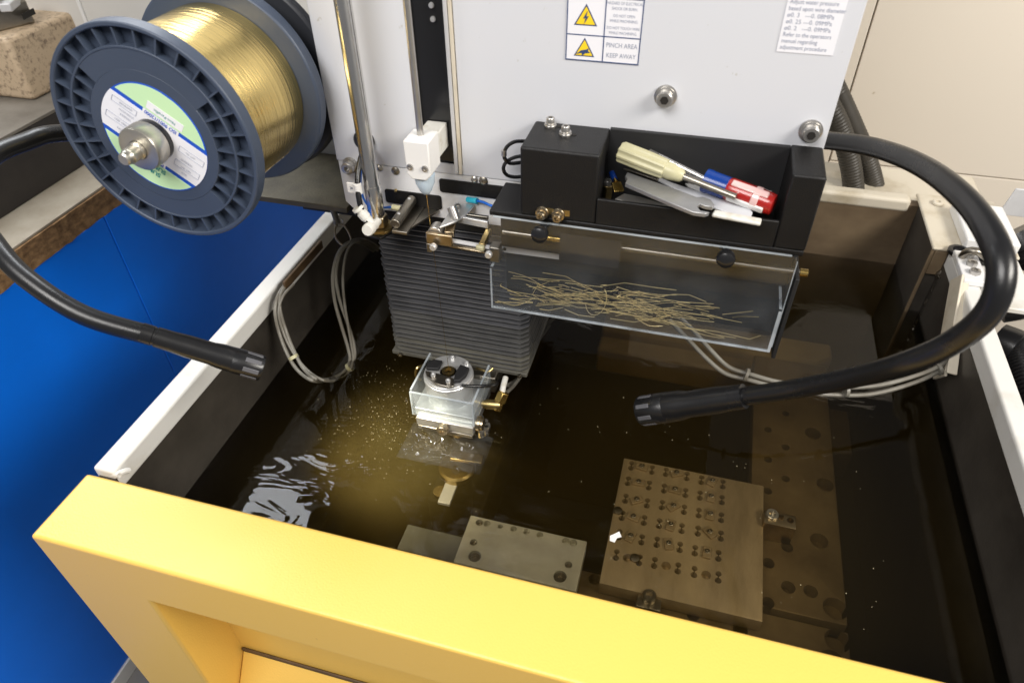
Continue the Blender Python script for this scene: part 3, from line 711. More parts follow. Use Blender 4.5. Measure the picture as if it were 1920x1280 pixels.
MB().lathe(m_ + d2 * .007, Vector((-.2, -1, .3)), [(.005, .0026), (.0062, .0026)], 12).build('dot', 'hole_dark', fit)
gh = thing('air_hose', 'black hose with white tag running from panel grommet to the fitting', 'hose', (-0.3680, 0.6600, 0.2342))
MB().tube([(-0.3754, 0.6990, 0.2598), (-0.3676, 0.6800, 0.2590), (-0.3683, 0.6680, 0.2502), (-0.3679, 0.6550, 0.2368), (-0.3657, 0.6450, 0.2186), (-0.3625, 0.6400, 0.2003)], .0033, 12).build('tube', 'rubber', gh)
a = Vector((-0.3665, 0.6480, 0.2258))
MB().lathe(a + Vector((0, 0, -.007)), (0, 0, 1), [(0, .0046), (.012, .0046)], 14).build('tag_sleeve', 'plastic_white', gh)
MB().box(a.x - .013, a.x - .003, a.y - .001, a.y + .001, a.z - .007, a.z + .005).build('tag_flag', 'plastic_white', gh)
text('A', .0062, (a.x - .008, a.y - .0013, a.z - .001), 'sticker_navy', gh, ang=-90, align='CENTER')
bw = MB().tube([(-0.3720, 0.6990, 0.2562), (-0.3769, 0.6900, 0.2384), (-0.3841, 0.6880, 0.2107), (-0.3831, 0.6860, 0.1903), (-0.3748, 0.6840, 0.1793), (-0.3620, 0.6840, 0.1796), (-0.3433, 0.6800, 0.1860), (-0.3352, 0.6780, 0.1890)], .0014, 8).build('ground_wire', 'blue_wire')
tag(bw, 'thin blue wire looping behind the steel pipe', 'wire')

# ---- wire nozzle in the slot
noz = thing('wire_nozzle', 'white block with cone tip hanging on a thin rod in the black slot', 'nozzle', (-.284, .65, .229))
zt_ = (-0.2861, 0.6550, 0.3029)[2]
MB().cyl((-.2855, .655, .290), (-.2855, .655, .80), .0036, n=16).build('rod', 'steel', noz)
MB().prism([(-.2985, .258), (-.2925, .2515), (-.2765, .2515), (-.2705, .258), (-.2705, .2955), (-.2985, .2955)], .637, .668, 'y').build('block', 'plastic_white', noz, .0012)
MB().box(-.296, -.273, .668, .703, .262, .290).build('carrier', 'plastic_dirty', noz, .001)
MB().lathe((-.2845, .652, .2512), (0, 0, -1), [(0, .0118), (.010, .0105), (.019, .0070), (.023, .0045), (.0245, .002)], 24).build('cone', 'ptfe', noz)
for x in (-.2935, -.2765):
    MB().lathe((x, .6368, .2665), (0, -1, 0), [(0, .0036), (.0018, .0034), (.0020, .0018), (.0008, .0016)], 14).build('screw', 'steel', noz)
wire = MB().cyl((-.2845, .652, .2268), (-.2785, .652, -.050), .00028, n=6).build('cutting_wire', 'brass')
tag(wire, 'hair-thin brass wire stretched vertically in front of the bellows', 'wire')

# ---- left contact arm
ca_ = thing('contact_holder', 'round steel bar on a flat plate sticking out of the left slot', 'contact holder', (-0.3324, 0.6822, 0.1700))
b0 = Vector((-0.3234, 0.6970, 0.1895)); b1 = Vector((-0.3236, 0.6474, 0.1860)); b1.x = b0.x; 
b1 = Vector((b0.x - .002, .645, b0.z - .004))
MB().cyl(b1, b0, .0062, n=24).build('bar', 'steel_dark', ca_, .0008)
MB().box(b0.x - .005, b0.x + .014, b1.y - .004, .700, b1.z - .0105, b1.z - .0065).build('plate', 'steel_dark', ca_, .0006)
MB().prism([(b0.x + .0142, .655), (b0.x + .033, .70), (b0.x + .0142, .70)], b1.z - .0100, b1.z - .0070).build('gusset', 'steel_dark', ca_, .0004)
for k in (.25, .85):
    q = b1.lerp(b0, k) + Vector((0, 0, .0058)); MB().lathe(q, (0, 0, 1), [(0, .0022), (.0009, .0018)], 10).build('pin', 'alu', ca_)
MB().cyl((b0.x - .018, .678, b0.z - .002), (b0.x - .0055, .676, b0.z - .002), .0034, n=14).build('terminal', 'cream', ca_)

# ---- right linkage
lk = thing('contact_linkage', 'steel linkage with roller and brass pins beside the black box', 'linkage', (-0.2582, 0.6759, 0.1700))
ZL = .1935
k0 = Vector((-0.2589, 0.7150, 0.1935)); k1 = Vector((-0.2566, 0.6493, 0.1935))
MB().prism([(k0.x - .009, .698), (k0.x + .015, .698), (k0.x + .012, .672), (k0.x + .004, .655), (k0.x - .009, .640)], ZL - .003, ZL).build('plate', 'alu', lk, .001)
rr = Vector((-0.2745, 0.6435, 0.1800))
MB().bar(Vector((k0.x - .004, .668, ZL - .007)), Vector((rr.x + .016, rr.y + .002, .181)), .011, .008).build('arm', 'steel_warm', lk, .0012)
MB().cyl(rr + Vector((-.001, .013, .002)), rr + Vector((-.001, -.001, .002)), .0082, n=28).build('roller', 'steel', lk, .001)
MB().box(rr.x - .010, rr.x + .022, rr.y - .007, rr.y - .0018, .1705, .1855).build('roller_fork', 'steel_warm', lk, .0015)
MB().box(rr.x - .011, rr.x - .004, rr.y - .006, rr.y - .002, .158, .170).build('tail', 'steel_dark', lk, .001)
g0 = Vector((-0.2724, 0.6461, 0.1700)); g1 = Vector((-0.2037, 0.6418, 0.1700))
MB().bar(g0 + Vector((0, 0, .004)), g1 + Vector((0, 0, .004)), .006, .0025).build('link_bar', 'alu_flat', lk, .0006)
MB().bar(g0 + Vector((.004, .001, -.004)), g1 + Vector((0, .001, -.004)), .005, .0022).build('link_bar', 'steel_warm', lk, .0006)
MB().bar(Vector((-0.2565, 0.6706, 0.1880)), Vector((-0.2177, 0.6671, 0.1880)), .004, .009).build('cross_bar', 'alu', lk, .0008)
MB().bar(Vector((-0.2560, 0.6772, 0.1900)), Vector((-0.2207, 0.6774, 0.1900)), .004, .005).build('cross_bar', 'steel_dark', lk, .0008)
MB().bar(Vector((-0.2174, 0.6673, 0.1800)), Vector((-0.2179, 0.6390, 0.1760)), .007, .007).build('side_link', 'brass_dirty', lk, .001)
MB().bar(Vector((-0.2234, 0.6365, 0.1760)), Vector((-0.2136, 0.6356, 0.1760)), .006, .006).build('brass_pin', 'cream', lk, .0015)
MB().cyl(Vector((-0.2556, 0.6628, 0.1920)), Vector((-0.2621, 0.6685, 0.1920)) + Vector((0, 0, .012)), .0055, n=18).build('spacer', 'steel', lk)
MB().box(g1.x - .004, g1.x + .008, g1.y - .008, g1.y + .006, .160, .180).build('end_block', 'steel_dark', lk, .0015)
for q in ((-0.2732, 0.6381, 0.1720), (-0.2054, 0.6332, 0.1760)):
    MB().lathe(Vector(q) + Vector((0, -.006, 0)), (0, -1, 0), [(0, .0042), (.004, .0042), (.005, .0034), (.005, .002)], 14).build('bolt', 'alu', lk)
for q in ((-0.2630, 0.7109, 0.1938), (-0.2602, 0.6845, 0.1938)):
    socket_screw(q, (0, 0, 1), .0036, lk, 'steel', 'screw', False)
for q in ((-0.2430, 0.7000, 0.1727), (-0.2336, 0.7000, 0.1726)):
    MB().lathe(q, (0, -1, 0), [(0, .004), (.0018, .0035), (.002, .0015)], 14).build('screw', 'steel_dark', lk)
bt = thing('blue_lead', 'bright blue wire with cyan terminal running into the black box', 'wire', (-0.2353, 0.6923, 0.2000))
t0 = Vector((-0.2541, 0.7007, 0.1970)); t1 = Vector((-0.2401, 0.6968, 0.1990))
MB().lathe(t0, t1 - t0, [(0, .0030), (.002, .0034), (.012, .0034), (.0125, .0040), ((t1 - t0).length, .0036)], 16).build('terminal', 'cyan', bt)
MB().tube([t1, (-0.2320, 0.6944, 0.2000), (-0.2204, 0.6903, 0.1990), (-0.2088, 0.6907, 0.1990), (-0.1970, 0.6903, 0.2030), (-0.1868, 0.6903, 0.2100)], .0016, 10).build('lead', 'blue_wire', bt)

# ---- looped cables left of the black box
cl = thing('cable_loops', 'two dark looped cables emerging beside the black tool box', 'cable', (-0.1961, 0.6900, 0.2601))
MB().tube([(-0.1797, 0.6900, 0.2839), (-0.1894, 0.6820, 0.2858), (-0.1966, 0.6760, 0.2817), (-0.1992, 0.6740, 0.2725), (-0.1952, 0.6760, 0.2639), (-0.1878, 0.6820, 0.2612), (-0.1797, 0.6900, 0.2602)], .0021, 8).build('cable', 'rubber', cl)
MB().tube([(-0.1797, 0.6900, 0.2671), (-0.1895, 0.6840, 0.2670), (-0.1981, 0.6800, 0.2628), (-0.2011, 0.6770, 0.2557), (-0.1981, 0.6790, 0.2473), (-0.1898, 0.6840, 0.2432), (-0.1797, 0.6900, 0.2427)], .0021, 8).build('cable', 'rubber', cl)
q = Vector((-0.1992, 0.6740, 0.2756)); MB().cyl(q + Vector((0, 0, -.003)), q + Vector((0, 0, .003)), .003, n=12).build('ferrule', 'steel', cl)

# ================================================================ BELLOWS
bel = thing('bellows', 'tall black pleated bellows hanging under the white panel', 'bellows', (-.285, .79, -.085))
bx0, bx1, by0, by1 = -.386, -.186, .712, .89
NP = 27; bz0, bz1 = -.078, .152
dzp = (bz1 - bz0) / NP
def oct_(o, c):
    x0, x1, y0, y1 = bx0 - o, bx1 + o, by0 - o, by1 + o
    return [(x0 + c, y0), (x1 - c, y0), (x1, y0 + c), (x1, y1 - c), (x1 - c, y1), (x0 + c, y1), (x0, y1 - c), (x0, y0 + c)]
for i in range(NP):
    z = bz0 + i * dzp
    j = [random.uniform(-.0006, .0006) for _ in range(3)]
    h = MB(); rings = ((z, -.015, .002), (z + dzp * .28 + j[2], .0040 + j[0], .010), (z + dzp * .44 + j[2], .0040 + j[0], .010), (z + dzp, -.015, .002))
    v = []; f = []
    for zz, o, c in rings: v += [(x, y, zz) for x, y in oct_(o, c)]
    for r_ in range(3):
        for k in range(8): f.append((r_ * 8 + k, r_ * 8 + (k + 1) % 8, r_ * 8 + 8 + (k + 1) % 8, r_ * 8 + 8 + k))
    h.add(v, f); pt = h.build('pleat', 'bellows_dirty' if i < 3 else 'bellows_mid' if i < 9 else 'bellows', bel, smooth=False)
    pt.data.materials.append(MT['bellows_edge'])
    for k in range(8, 16): pt.data.polygons[k].material_index = 1  # pale ridge against dark slopes paints the pleat shading; partly edge wear
MB().box(bx0 - .004, bx1 + .004, by0 - .006, by1, bz0 - .007, bz0 - .0005).build('bottom_plate', 'bellows_dirty', bel, .001)
MB().box(bx0 + .02, bx1 - .02, by0 + .022, by1 - .02, bz0, bz1 + .01).build('core', 'black_dull', bel)
for x in (bx0 + .01, -.29, bx1 - .006):
    MB().cyl((x, by0 - .006, bz0 - .004), (x, by0 - .010, bz0 - .004), .003, n=10).build('screw', 'steel_dark', bel)

# ================================================================ UPPER GUIDE
ug = thing('upper_guide', 'bright aluminium wire guide head in a clear cup just above the water', 'wire guide', (-.277, .65, -.125))
GC = Vector((-.2795, .652, 0))
MB().lathe(GC + Vector((0, 0, -.118)), (0, 0, 1), [(0, .032), (.040, .032), (.042, .0335), (.060, .0335), (.0615, .0345), (.0665, .0345), (.0675, .0335), (.0700, .0335)], 48).build('cylinder', 'alu', ug)
zd = -.048
MB().lathe(GC + Vector((0, 0, zd)), (0, 0, 1), [(0, .0325), (.002, .0325), (.0022, .0120), (-.004, .0105)], 48).build('disc', 'alu', ug)
MB().lathe(GC + Vector((0, 0, zd - .003)), (0, 0, 1), [(0, .0088), (.007, .0088), (.0072, .0045), (.002, .003)], 28).build('nozzle_hole', 'brass_dirty', ug)
MB().prism([(GC.x - .030, .642), (GC.x - .024, .632), (GC.x - .008, .6215), (GC.x + .012, .6195), (GC.x + .018, .6235), (GC.x + .014, .636), (GC.x + .009, .6385), (GC.x - .012, .641)], zd + .0024, zd + .0060).build('front_jaw', 'steel_dark', ug, .0008)
MB().prism([(GC.x - .0295, .645), (GC.x - .0125, .648), (GC.x - .0125, .665), (GC.x - .026, .665), (GC.x - .031, .655)], zd + .0026, zd + .008).build('side_jaw', 'black_dull', ug, .0012)
MB().prism([(GC.x + .0150, .630), (GC.x + .023, .633), (GC.x + .028, .645), (GC.x + .028, .660), (GC.x + .014, .663), (GC.x + .0125, .648)], zd + .0026, zd + .009).build('side_jaw', 'black_dull', ug, .0012)
for x, y in ((GC.x - .0150, .634), (GC.x + .0085, .628)): socket_screw((x, y, zd + .0066), (0, 0, 1), .0034, ug, 'alu', 'screw', False)
for x, y in ((GC.x - .003, .678), (GC.x + .020, .672)): socket_screw((x, y, zd + .0022), (0, 0, 1), .0032, ug, 'alu', 'screw', False)
# clear cup
cx0, cx1, cy0, cy1 = -.3225, -.2315, .611, .690
cz0, cz1 = -.101, -.0585
MB().box(cx0, cx1, cy0, cy0 + .003, cz0, cz1).build('cup_wall', 'cup', ug)
MB().box(cx0, cx0 + .003, cy0 + .0032, cy1, cz0, cz1 + .003).build('cup_wall', 'cup', ug)
MB().box(cx1 - .003, cx1, cy0 + .0032, cy1, cz0, cz1).build('cup_wall', 'cup', ug)
MB().box(cx0, cx1, cy0 + .0002, cy0 + .0028, cz1 + .0001, cz1 + .001).build('cup_edge', 'acrylic_edge', ug)
MB().box(cx0 + .0002, cx0 + .0028, cy0 + .003, cy1, cz1 + .0031, cz1 + .004).build('cup_edge', 'acrylic_edge', ug)
MB().box(cx1 - .0028, cx1 - .0002, cy0 + .003, cy1, cz1 + .0001, cz1 + .001).build('cup_edge', 'acrylic_edge', ug)
MB().box(cx0 + .0002, cx0 + .0018, cy0 - .0002, cy0 - .0001, cz0, cz1).build('cup_edge', 'acrylic_edge', ug)
MB().box(cx1 - .0018, cx1 - .0002, cy0 - .0002, cy0 - .0001, cz0, cz1).build('cup_edge', 'acrylic_edge', ug)
MB().box(cx0 + .003, cx1 - .003, cy0 + .003, cy1, cz0 - .001, cz0 + .012).build('cup_floor', 'alu', ug, .001)
MB().box(cx0 + .006, cx1 - .001, cy0 - .003, .69, -.1165, cz0 - .0012).build('base_block', 'steel', ug, .001)
MB().box(cx0 + .008, cx1 - .003, cy0 - .004, cy0 + .03, -.1235, -.1168).build('base_lip', 'steel_dark', ug, .001)
MB().lathe((-.2745, cy0 - .003, -.108), (0, -1, 0), [(0, .0055), (.004, .0055), (.0045, .0082), (.011, .0082), (.0118, .0074), (.0118, .003), (.009, .0028)], 24).build('thumb_screw', 'steel_warm', ug)
MB().lathe((cx1 - .001, cy0 + .012, -.107), (1, 0, 0), [(0, .0105), (.006, .0105), (.0065, .0085), (.010, .0085), (.010, .004)], 24).build('thumb_screw', 'steel_warm', ug)
MB().lathe((-.2650, .640, -.1235), (0, 0, -1), [(0, .031), (.004, .031), (.0045, .024), (.02, .020)], 36).build('nozzle_ring', 'steel_warm', ug)
MB().box(-.28, -.225, .69, .76, -.112, -.083).build('arm', 'steel_dark', ug, .002)
for i in range(6):
    a = R(-60 + 40 * i); q = Vector((-.235 + .012 * math.cos(a), .628 + .006 * i, -.126))
    MB().cyl(q, q + Vector((0, 0, -.012)), .005, n=10).build('stud', 'steel', ug)
# ruffled film of water thrown up round the submerged nozzle
h = MB(); v = []; f = []; nx, ny = 40, 26
for j in range(ny + 1):
    for i in range(nx + 1):
        x = -.328 + .120 * i / nx; y = .556 + .066 * j / ny
        e_ = min(i, nx - i, j * 1.4, 8) / 8
        wv = math.sin(x * 190 + 7 * math.sin(y * 95)) * .5 + math.sin(y * 260 + 5 * math.sin(x * 120)) * .4 + math.sin((x + y) * 330) * .25
        v.append((x, y, -.1305 + e_ * (.0022 + .0026 * wv)))
for j in range(ny):
    for i in range(nx): f.append((j * (nx + 1) + i, j * (nx + 1) + i + 1, (j + 1) * (nx + 1) + i + 1, (j + 1) * (nx + 1) + i))
spl = h.add(v, f).build('water_splash', 'splash'); tag(spl, 'ruffled clear water churning just below the guide head', 'splash')
# brass elbow, tubes
el = thing('brass_elbow', 'brass elbow fitting with tubes at the right of the guide head', 'fitting', (-0.2111, 0.6600, -0.0929))
n0 = Vector((-0.2334, 0.6550, -0.1013)); n1 = Vector((-0.2121, 0.6550, -0.0978)); n2 = Vector((-0.2076, 0.6650, -0.0841)); n3 = Vector((-0.2091, 0.6900, -0.0767))
MB().lathe(n0, n1 - n0, [(0, .0060), (.006, .0060), (.0065, .0075), ((n1 - n0).length, .0075), ((n1 - n0).length + .006, .0070)], 12).build('body', 'brass_dirty', el)
MB().lathe(n1 + Vector((.001, 0, -.002)), n2 - n1, [(-.006, .0075), (.006, .0075), (.0065, .0090), ((n2 - n1).length + .004, .0090), ((n2 - n1).length + .005, .006)], 6).build('nut', 'brass', el, .0008)
MB().tube([n2, n2.lerp(n3, .5) + Vector((0, 0, .002)), n3], .0042, 10, 4).build('tube', 'plastic_dirty', el)
tb = thing('guide_tubes', 'thin tubes running from the guide up behind the bellows', 'tube', (-0.2168, 0.7500, -0.1257))
MB().tube([(-0.2526, 0.6300, -0.0451), (-0.2370, 0.6370, -0.0499), (-0.2224, 0.6500, -0.0577), (-0.2189, 0.6750, -0.0776), (-0.2219, 0.7000, -0.0935)], .0022, 10).build('black_tube', 'rubber', tb)
MB().tube([(-0.2050, 0.6800, -0.0949), (-0.2043, 0.7200, -0.1169), (-0.2036, 0.7800, -0.1387), (-0.2012, 0.8400, -0.1390), (-0.1926, 0.9000, -0.1460)], .0030, 10).build('pale_tube', 'cable', tb)
MB().tube([(-0.2152, 0.7200, -0.1218), (-0.2069, 0.7600, -0.1382), (-0.2051, 0.8200, -0.1400), (-0.2018, 0.8800, -0.1434), (-0.1921, 0.9400, -0.1599)], .0030, 10).build('pale_tube', 'cable', tb)
MB().tube([(-0.3372, 0.7000, -0.0909), (-0.3450, 0.6900, -0.0901), (-0.3485, 0.6900, -0.1062), (-0.3407, 0.6900, -0.1132)], .0022, 8).build('amber_tube', 'brass_dirty', tb)
MB().tube([(-0.2542, 0.6950, -0.0732), (-0.2452, 0.6920, -0.0715), (-0.2367, 0.6950, -0.0764), (-0.2301, 0.7000, -0.0721)], .0018, 8).build('amber_tube', 'brass_dirty', tb)

# ================================================================ TOOL BOX
tb_ = thing('tool_holder', 'black steel tool holder box bolted to the lower white panel', 'tool holder', (-.03, .66, .19))
BY = .633
bl, br = -.1705, .1185
ol, orr = -.0900, .0885
MB().box(bl, ol, BY, .698, .228, .305).build('left_block', 'black_paint', tb_, .0025, seg=3)
MB().box(orr, br, BY, .698, .228, .3075).build('right_block', 'black_paint', tb_, .002)
MB().box(ol + .0002, orr - .0002, BY, BY + .004, .2282, .2575).build('front_lip', 'black_paint', tb_, .001)
MB().box(ol + .0002, orr - .0002, BY + .0042, .6925, .226, .232).build('tray_floor', 'black_paint', tb_)
MB().box(ol + .0002, orr - .0002, .6928, .6985, .228, .3058).build('back_wall', 'black_dull', tb_)
MB().box(-.2055, br - .0004, BY + .0006, .6985, .2215, .2278).build('lower_block', 'black_paint', tb_, .0015)
MB().box(-.2035, br - .0014, .668, .6944, .160, .2214).build('lower_body', 'black_paint', tb_, .001)
MB().box(-.2055, br + .002, .6945, .6985, .075, .1958).build('back_plate', 'black_paint', tb_)
MB().box(br - .001, br + .003, BY - .002, .694, .088, .1958).build('side_plate', 'black_dull', tb_, .0006)
for q in ((-0.1520, 0.6877, 0.3052), (-0.1325, 0.6714, 0.3052)):
    socket_screw(q, (0, 0, 1), .0044, tb_, 'steel', 'screw'); MB().lathe(Vector(q) + Vector((.009, .001, 0)), (0, 0, 1), [(0, .0026), (.0003, .0026)], 12).build('hole', 'hole_dark', tb_)
for q in ((-0.1463, 0.6330, 0.2341), (-0.1291, 0.6330, 0.2341)):
    socket_screw((q[0], BY, q[2]), (0, -1, 0), .0048, tb_, 'steel_warm', 'screw')
    MB().box(q[0] + .004, q[0] + .012, BY - .0006, BY - .0001, q[2] - .0008, q[2] + .006).build('slot', 'brass_dirty', tb_)

# ---- things in the tool holder
def screwdriver(name, label, p0, p1, r, m, ferr, shaft_end, sr, flutes=8, cols=None):
    t = thing(name, label, 'screwdriver', p0, 'tools in the black holder')
    p0 = Vector(p0); p1 = Vector(p1); d = (p1 - p0).normalized(); Ln = (p1 - p0).length
    return t, p0, p1, d, Ln
t, p0, p1, d, Ln = screwdriver('screwdriver', 'cream screwdriver with ribbed handle lying in the black holder', (-0.0755, 0.6760, 0.2909), (-0.0083, 0.6550, 0.2819), .01, 'cream', None, None, .002)
u = d.orthogonal().normalized(); w = d.cross(u)
h = MB(); v = []; f = []; n = 32
prof = [(0, .72), (.004, .92), (.02, 1.0), (.45, 1.0), (.72, .92), (.73, .78), (.80, .80), (.97, .58), (1.0, .40)]
for a_, rr in prof:
    for i in range(n):
        th = 2 * math.pi * i / n
        fl_ = .0 if a_ > .725 else .15 * (1 if (i // 2) % 2 else 0)
        v.append(p0 + d * Ln * a_ + (u * math.cos(th) + w * math.sin(th)) * .0108 * rr * (1 - fl_))
for j in range(len(prof) - 1):
    for i in range(n): f.append((j * n + i, j * n + (i + 1) % n, (j + 1) * n + (i + 1) % n, (j + 1) * n + i))
f.append(tuple(range(n))[::-1]); f.append(tuple((len(prof) - 1) * n + i for i in range(n)))
h.add(v, f).build('handle', 'cream', t)
MB().cyl(p1, p1 + d * .055, .0034, n=14).build('shaft', 'steel_dark', t)

t, p0, p1, d, Ln = screwdriver('screwdriver', 'red and clear screwdriver with blue collar lying in the black holder', (0.0811, 0.6450, 0.2677), (0.0129, 0.6680, 0.2738), .01, 'red', None, None, .002)
u = d.orthogonal().normalized(); w = d.cross(u)
def sect(a0, a1, prof, m, name, n=24, ph=0, span=360):
    h = MB(); v = []; f = []
    k = n if span == 360 else n + 1
    for a_, rr in prof:
        for i in range(k):
            th = R(ph + span * i / n); v.append(p0 + d * Ln * a_ + (u * math.cos(th) + w * math.sin(th)) * .0125 * rr)
    for j in range(len(prof) - 1):
        for i in range(n): f.append((j * k + i, j * k + (i + 1) % k, (j + 1) * k + (i + 1) % k, (j + 1) * k + i))
    if span == 360: f.append(tuple(range(n))[::-1]); f.append(tuple((len(prof) - 1) * n + i for i in range(n)))
    return h.add(v, f).build(name, m, t)
sect(0, 1, [(0, .55), (.015, .80), (.06, .86), (.12, .88), (.30, .90), (.62, .93), (.66, .86), (.70, .80)], 'red', 'handle')
for k in range(4):
    h = MB(); ang = R(20 + 90 * k); o = (u * math.cos(ang) + w * math.sin(ang)) * .0098
    h.bar(p0 + d * Ln * .10 + o, p0 + d * Ln * .62 + o, .0075, .0045, tuple(o)); h.build('clear_flat', 'clear_pink' if k % 2 else 'plastic_white', t, .0012)
sect(0, 1, [(.20, .91), (.21, .97), (.29, .97), (.30, .91)], 'clear_pink', 'clear_band')
sect(0, 1, [(.66, .82), (.67, .90), (.90, .92), (.93, .96), (1.0, .96), (1.01, .6)], 'blue_cap', 'collar')
tip = Vector((-0.0478, 0.6860, 0.2899)); q = p1 + Vector((0, 0, .001))
dd = (tip - q).normalized()
MB().cyl(q, q + dd * (tip - q).length * .82, .0032, n=14).build('shaft', 'chrome', t)
MB().bar(q + dd * (tip - q).length * .80, tip, .008, .002, (0, 0, 1)).build('blade', 'steel', t, .0008)
text('CRAFTSMAN', .0052, p0 + d * Ln * .55 + Vector((0, -.0115, .004)), 'plastic_white', t, ang=-24, sx=.9)

def pl(pts, z0, z1, m, name, label, cat, bevel=.0006, tilt=None):
    o = MB().prism([(p[0], p[1]) for p in pts], z0, z1).build(name, m, None, bevel)
    tag(o, label, cat, 'tools in the black holder'); return o
# open-ended flat wrench
zw = .2585
P2 = lambda q: (q[0], q[1])
wr = thing('flat_wrench', 'flat grey steel open-end wrench lying across the holder lip', 'wrench', (-0.0223, 0.6575, 0.2585), 'tools in the black holder')
pts = [(-0.0657, 0.6711, 0.2700), (-0.0609, 0.6687, 0.2700), (-0.0121, 0.6465, 0.2700), (0.0074, 0.6362, 0.2700), (0.0134, 0.6388, 0.2700), (0.0207, 0.6353, 0.2700), (0.0248, 0.6259, 0.2700), (0.0236, 0.6214, 0.2700), (0.0165, 0.6217, 0.2700), (0.0113, 0.6246, 0.2700), (0.0093, 0.6179, 0.2700), (0.0127, 0.6116, 0.2700), (0.0212, 0.6107, 0.2700), (0.0175, 0.6068, 0.2700), (0.0066, 0.6071, 0.2700), (-0.0172, 0.6195, 0.2700), (-0.0643, 0.6470, 0.2700), (-0.0635, 0.6564, 0.2700), (-0.0666, 0.6626, 0.2700)]
MB().prism([P2(q) for q in pts], .2672, .2715).build('blade', 'wrench_grey', wr, .0006)
pl([(-0.0346, 0.6916, 0.2610), (-0.0323, 0.6861, 0.2610), (-0.0182, 0.6778, 0.2610), (0.0590, 0.6441, 0.2610), (0.0622, 0.6376, 0.2610), (0.0608, 0.6281, 0.2610), (0.0570, 0.6241, 0.2610), (0.0262, 0.6369, 0.2610), (0.0045, 0.6518, 0.2610), (-0.0343, 0.6797, 0.2610)][::-1], .2600, .2618, 'plastic_grey', 'plastic_strip', 'long white plastic strip lying behind the flat wrench in the holder', 'plastic strip')
a = Vector((0.0250, 0.6305, 0.2585)); b = Vector((0.0703, 0.6247, 0.2585))
o = MB().bar(a + Vector((0, -.004, .003)), b + Vector((0, -.004, .003)), .010, .004).build('plastic_strip', 'plastic_dirty', None, .0015); tag(o, 'short white plastic strip poking out over the front lip of the holder', 'plastic strip', 'tools in the black holder')
pl([(-0.0735, 0.6501, 0.2500), (-0.0660, 0.6633, 0.2500), (-0.0490, 0.6607, 0.2500), (-0.0093, 0.6462, 0.2500), (0.0052, 0.6371, 0.2500), (-0.0298, 0.6379, 0.2500)], .2490, .2510, 'steel', 'steel_offcut', 'thin drilled steel offcut at the bottom of the holder', 'offcut')
pl([(-0.0818, 0.7142, 0.2620), (-0.0316, 0.6892, 0.2620), (-0.0341, 0.6767, 0.2620), (-0.0776, 0.6949, 0.2620)], .2620, .2640, 'steel_dark', 'steel_offcut', 'dark steel strip under the cream screwdriver handle', 'offcut')
pl([(-0.0159, 0.7111, 0.2540), (0.0190, 0.6909, 0.2540), (0.0574, 0.6634, 0.2540), (0.0472, 0.6577, 0.2540), (-0.0025, 0.6856, 0.2540)], .2530, .2550, 'alu_flat', 'steel_offcut', 'pale steel strip half hidden under the red screwdriver', 'offcut')
tm = thing('brass_terminal', 'small brass terminal with a blue sleeve at the left of the holder', 'terminal', (-0.0739, 0.6777, 0.2500), 'tools in the black holder')
a = Vector((-0.0833, 0.6837, 0.2620)); b = Vector((-0.0764, 0.6714, 0.2580))
MB().cyl(a, a.lerp(b, .7), .0032, n=14).build('sleeve', 'blue_cap', tm)
MB().cyl(a.lerp(b, .7), b, .0022, n=12).build('neck', 'brass', tm)
MB().bar(b, Vector((-0.0710, 0.6611, 0.2530)), .011, .0025).build('tongue', 'brass', tm, .0008)
a = Vector((-0.0867, 0.6831, 0.2480)); nt_ = thing('hex_standoff', 'short brass standoff with screw head beside the blue terminal', 'standoff', a, 'tools in the black holder')
MB().cyl(a + Vector((0, 0, -.016)), a, .0065, n=6).build('body', 'brass_dirty', nt_, .0006); socket_screw(a, (0, 0, 1), .0046, nt_, 'steel', 'screw', False)
a = Vector((-0.0042, 0.7093, 0.2520))
o = MB().tube([(-0.0193, 0.7019, 0.2520), (-0.0122, 0.6984, 0.2560), (-0.0038, 0.6961, 0.2570), (0.0023, 0.6938, 0.2540), (0.0062, 0.6952, 0.2500)], .003, 10, 5).build('foil_scrap', 'chrome'); tag(o, 'crumpled shiny foil scrap between the two screwdrivers', 'scrap', 'tools in the black holder')

# ================================================================ CLEAR BIN
bn = thing('clear_bin', 'clear acrylic bin holding wire scraps under the black tool holder', 'bin', (-.05, .66, .10))
fx0, fx1, fz0, fz1 = -.2055, .1135, .1005, .2235
fy_ = .6275
MB().prism(rrect(fx0, fx1, fz0, fz1, .006), fy_, fy_ + .003, 'y').build('front_sheet', 'acrylic', bn)
zt_ = .156
MB().box(fx0, fx0 + .003, fy_ + .0032, .690, fz0, zt_).build('end_wall', 'acrylic', bn)
MB().box(fx1 - .003, fx1, fy_ + .0032, .690, fz0, zt_).build('end_wall', 'acrylic', bn)
MB().box(fx0 + .0032, fx1 - .0032, .687, .690, fz0, zt_).build('rear_wall', 'acrylic', bn)
MB().box(fx0 + .0032, fx1 - .0032, fy_ + .0032, .6868, fz0 - .001, fz0 + .002).build('bin_floor', 'acrylic', bn)
ed = 'acrylic_edge'
MB().box(fx0 + .006, fx1 - .006, fy_ + .0001, fy_ + .0029, fz1 + .0001, fz1 + .0008).build('sheet_edge', ed, bn)
MB().box(fx0, fx1, fy_ - .0004, fy_ + .0028, fz0 - .0014, fz0 - .0002).build('sheet_edge', ed, bn)
MB().box(fx1 + .0001, fx1 + .0008, fy_ + .0001, fy_ + .0029, fz0 + .006, fz1 - .006).build('sheet_edge', ed, bn)
MB().box(fx0 + .003, fx1 - .003, .6868, .6902, zt_ + .0001, zt_ + .0008).build('wall_edge', ed, bn)
MB().box(fx1 - .0029, fx1 - .0001, fy_ + .0035, .690, zt_ + .0001, zt_ + .0008).build('wall_edge', ed, bn)
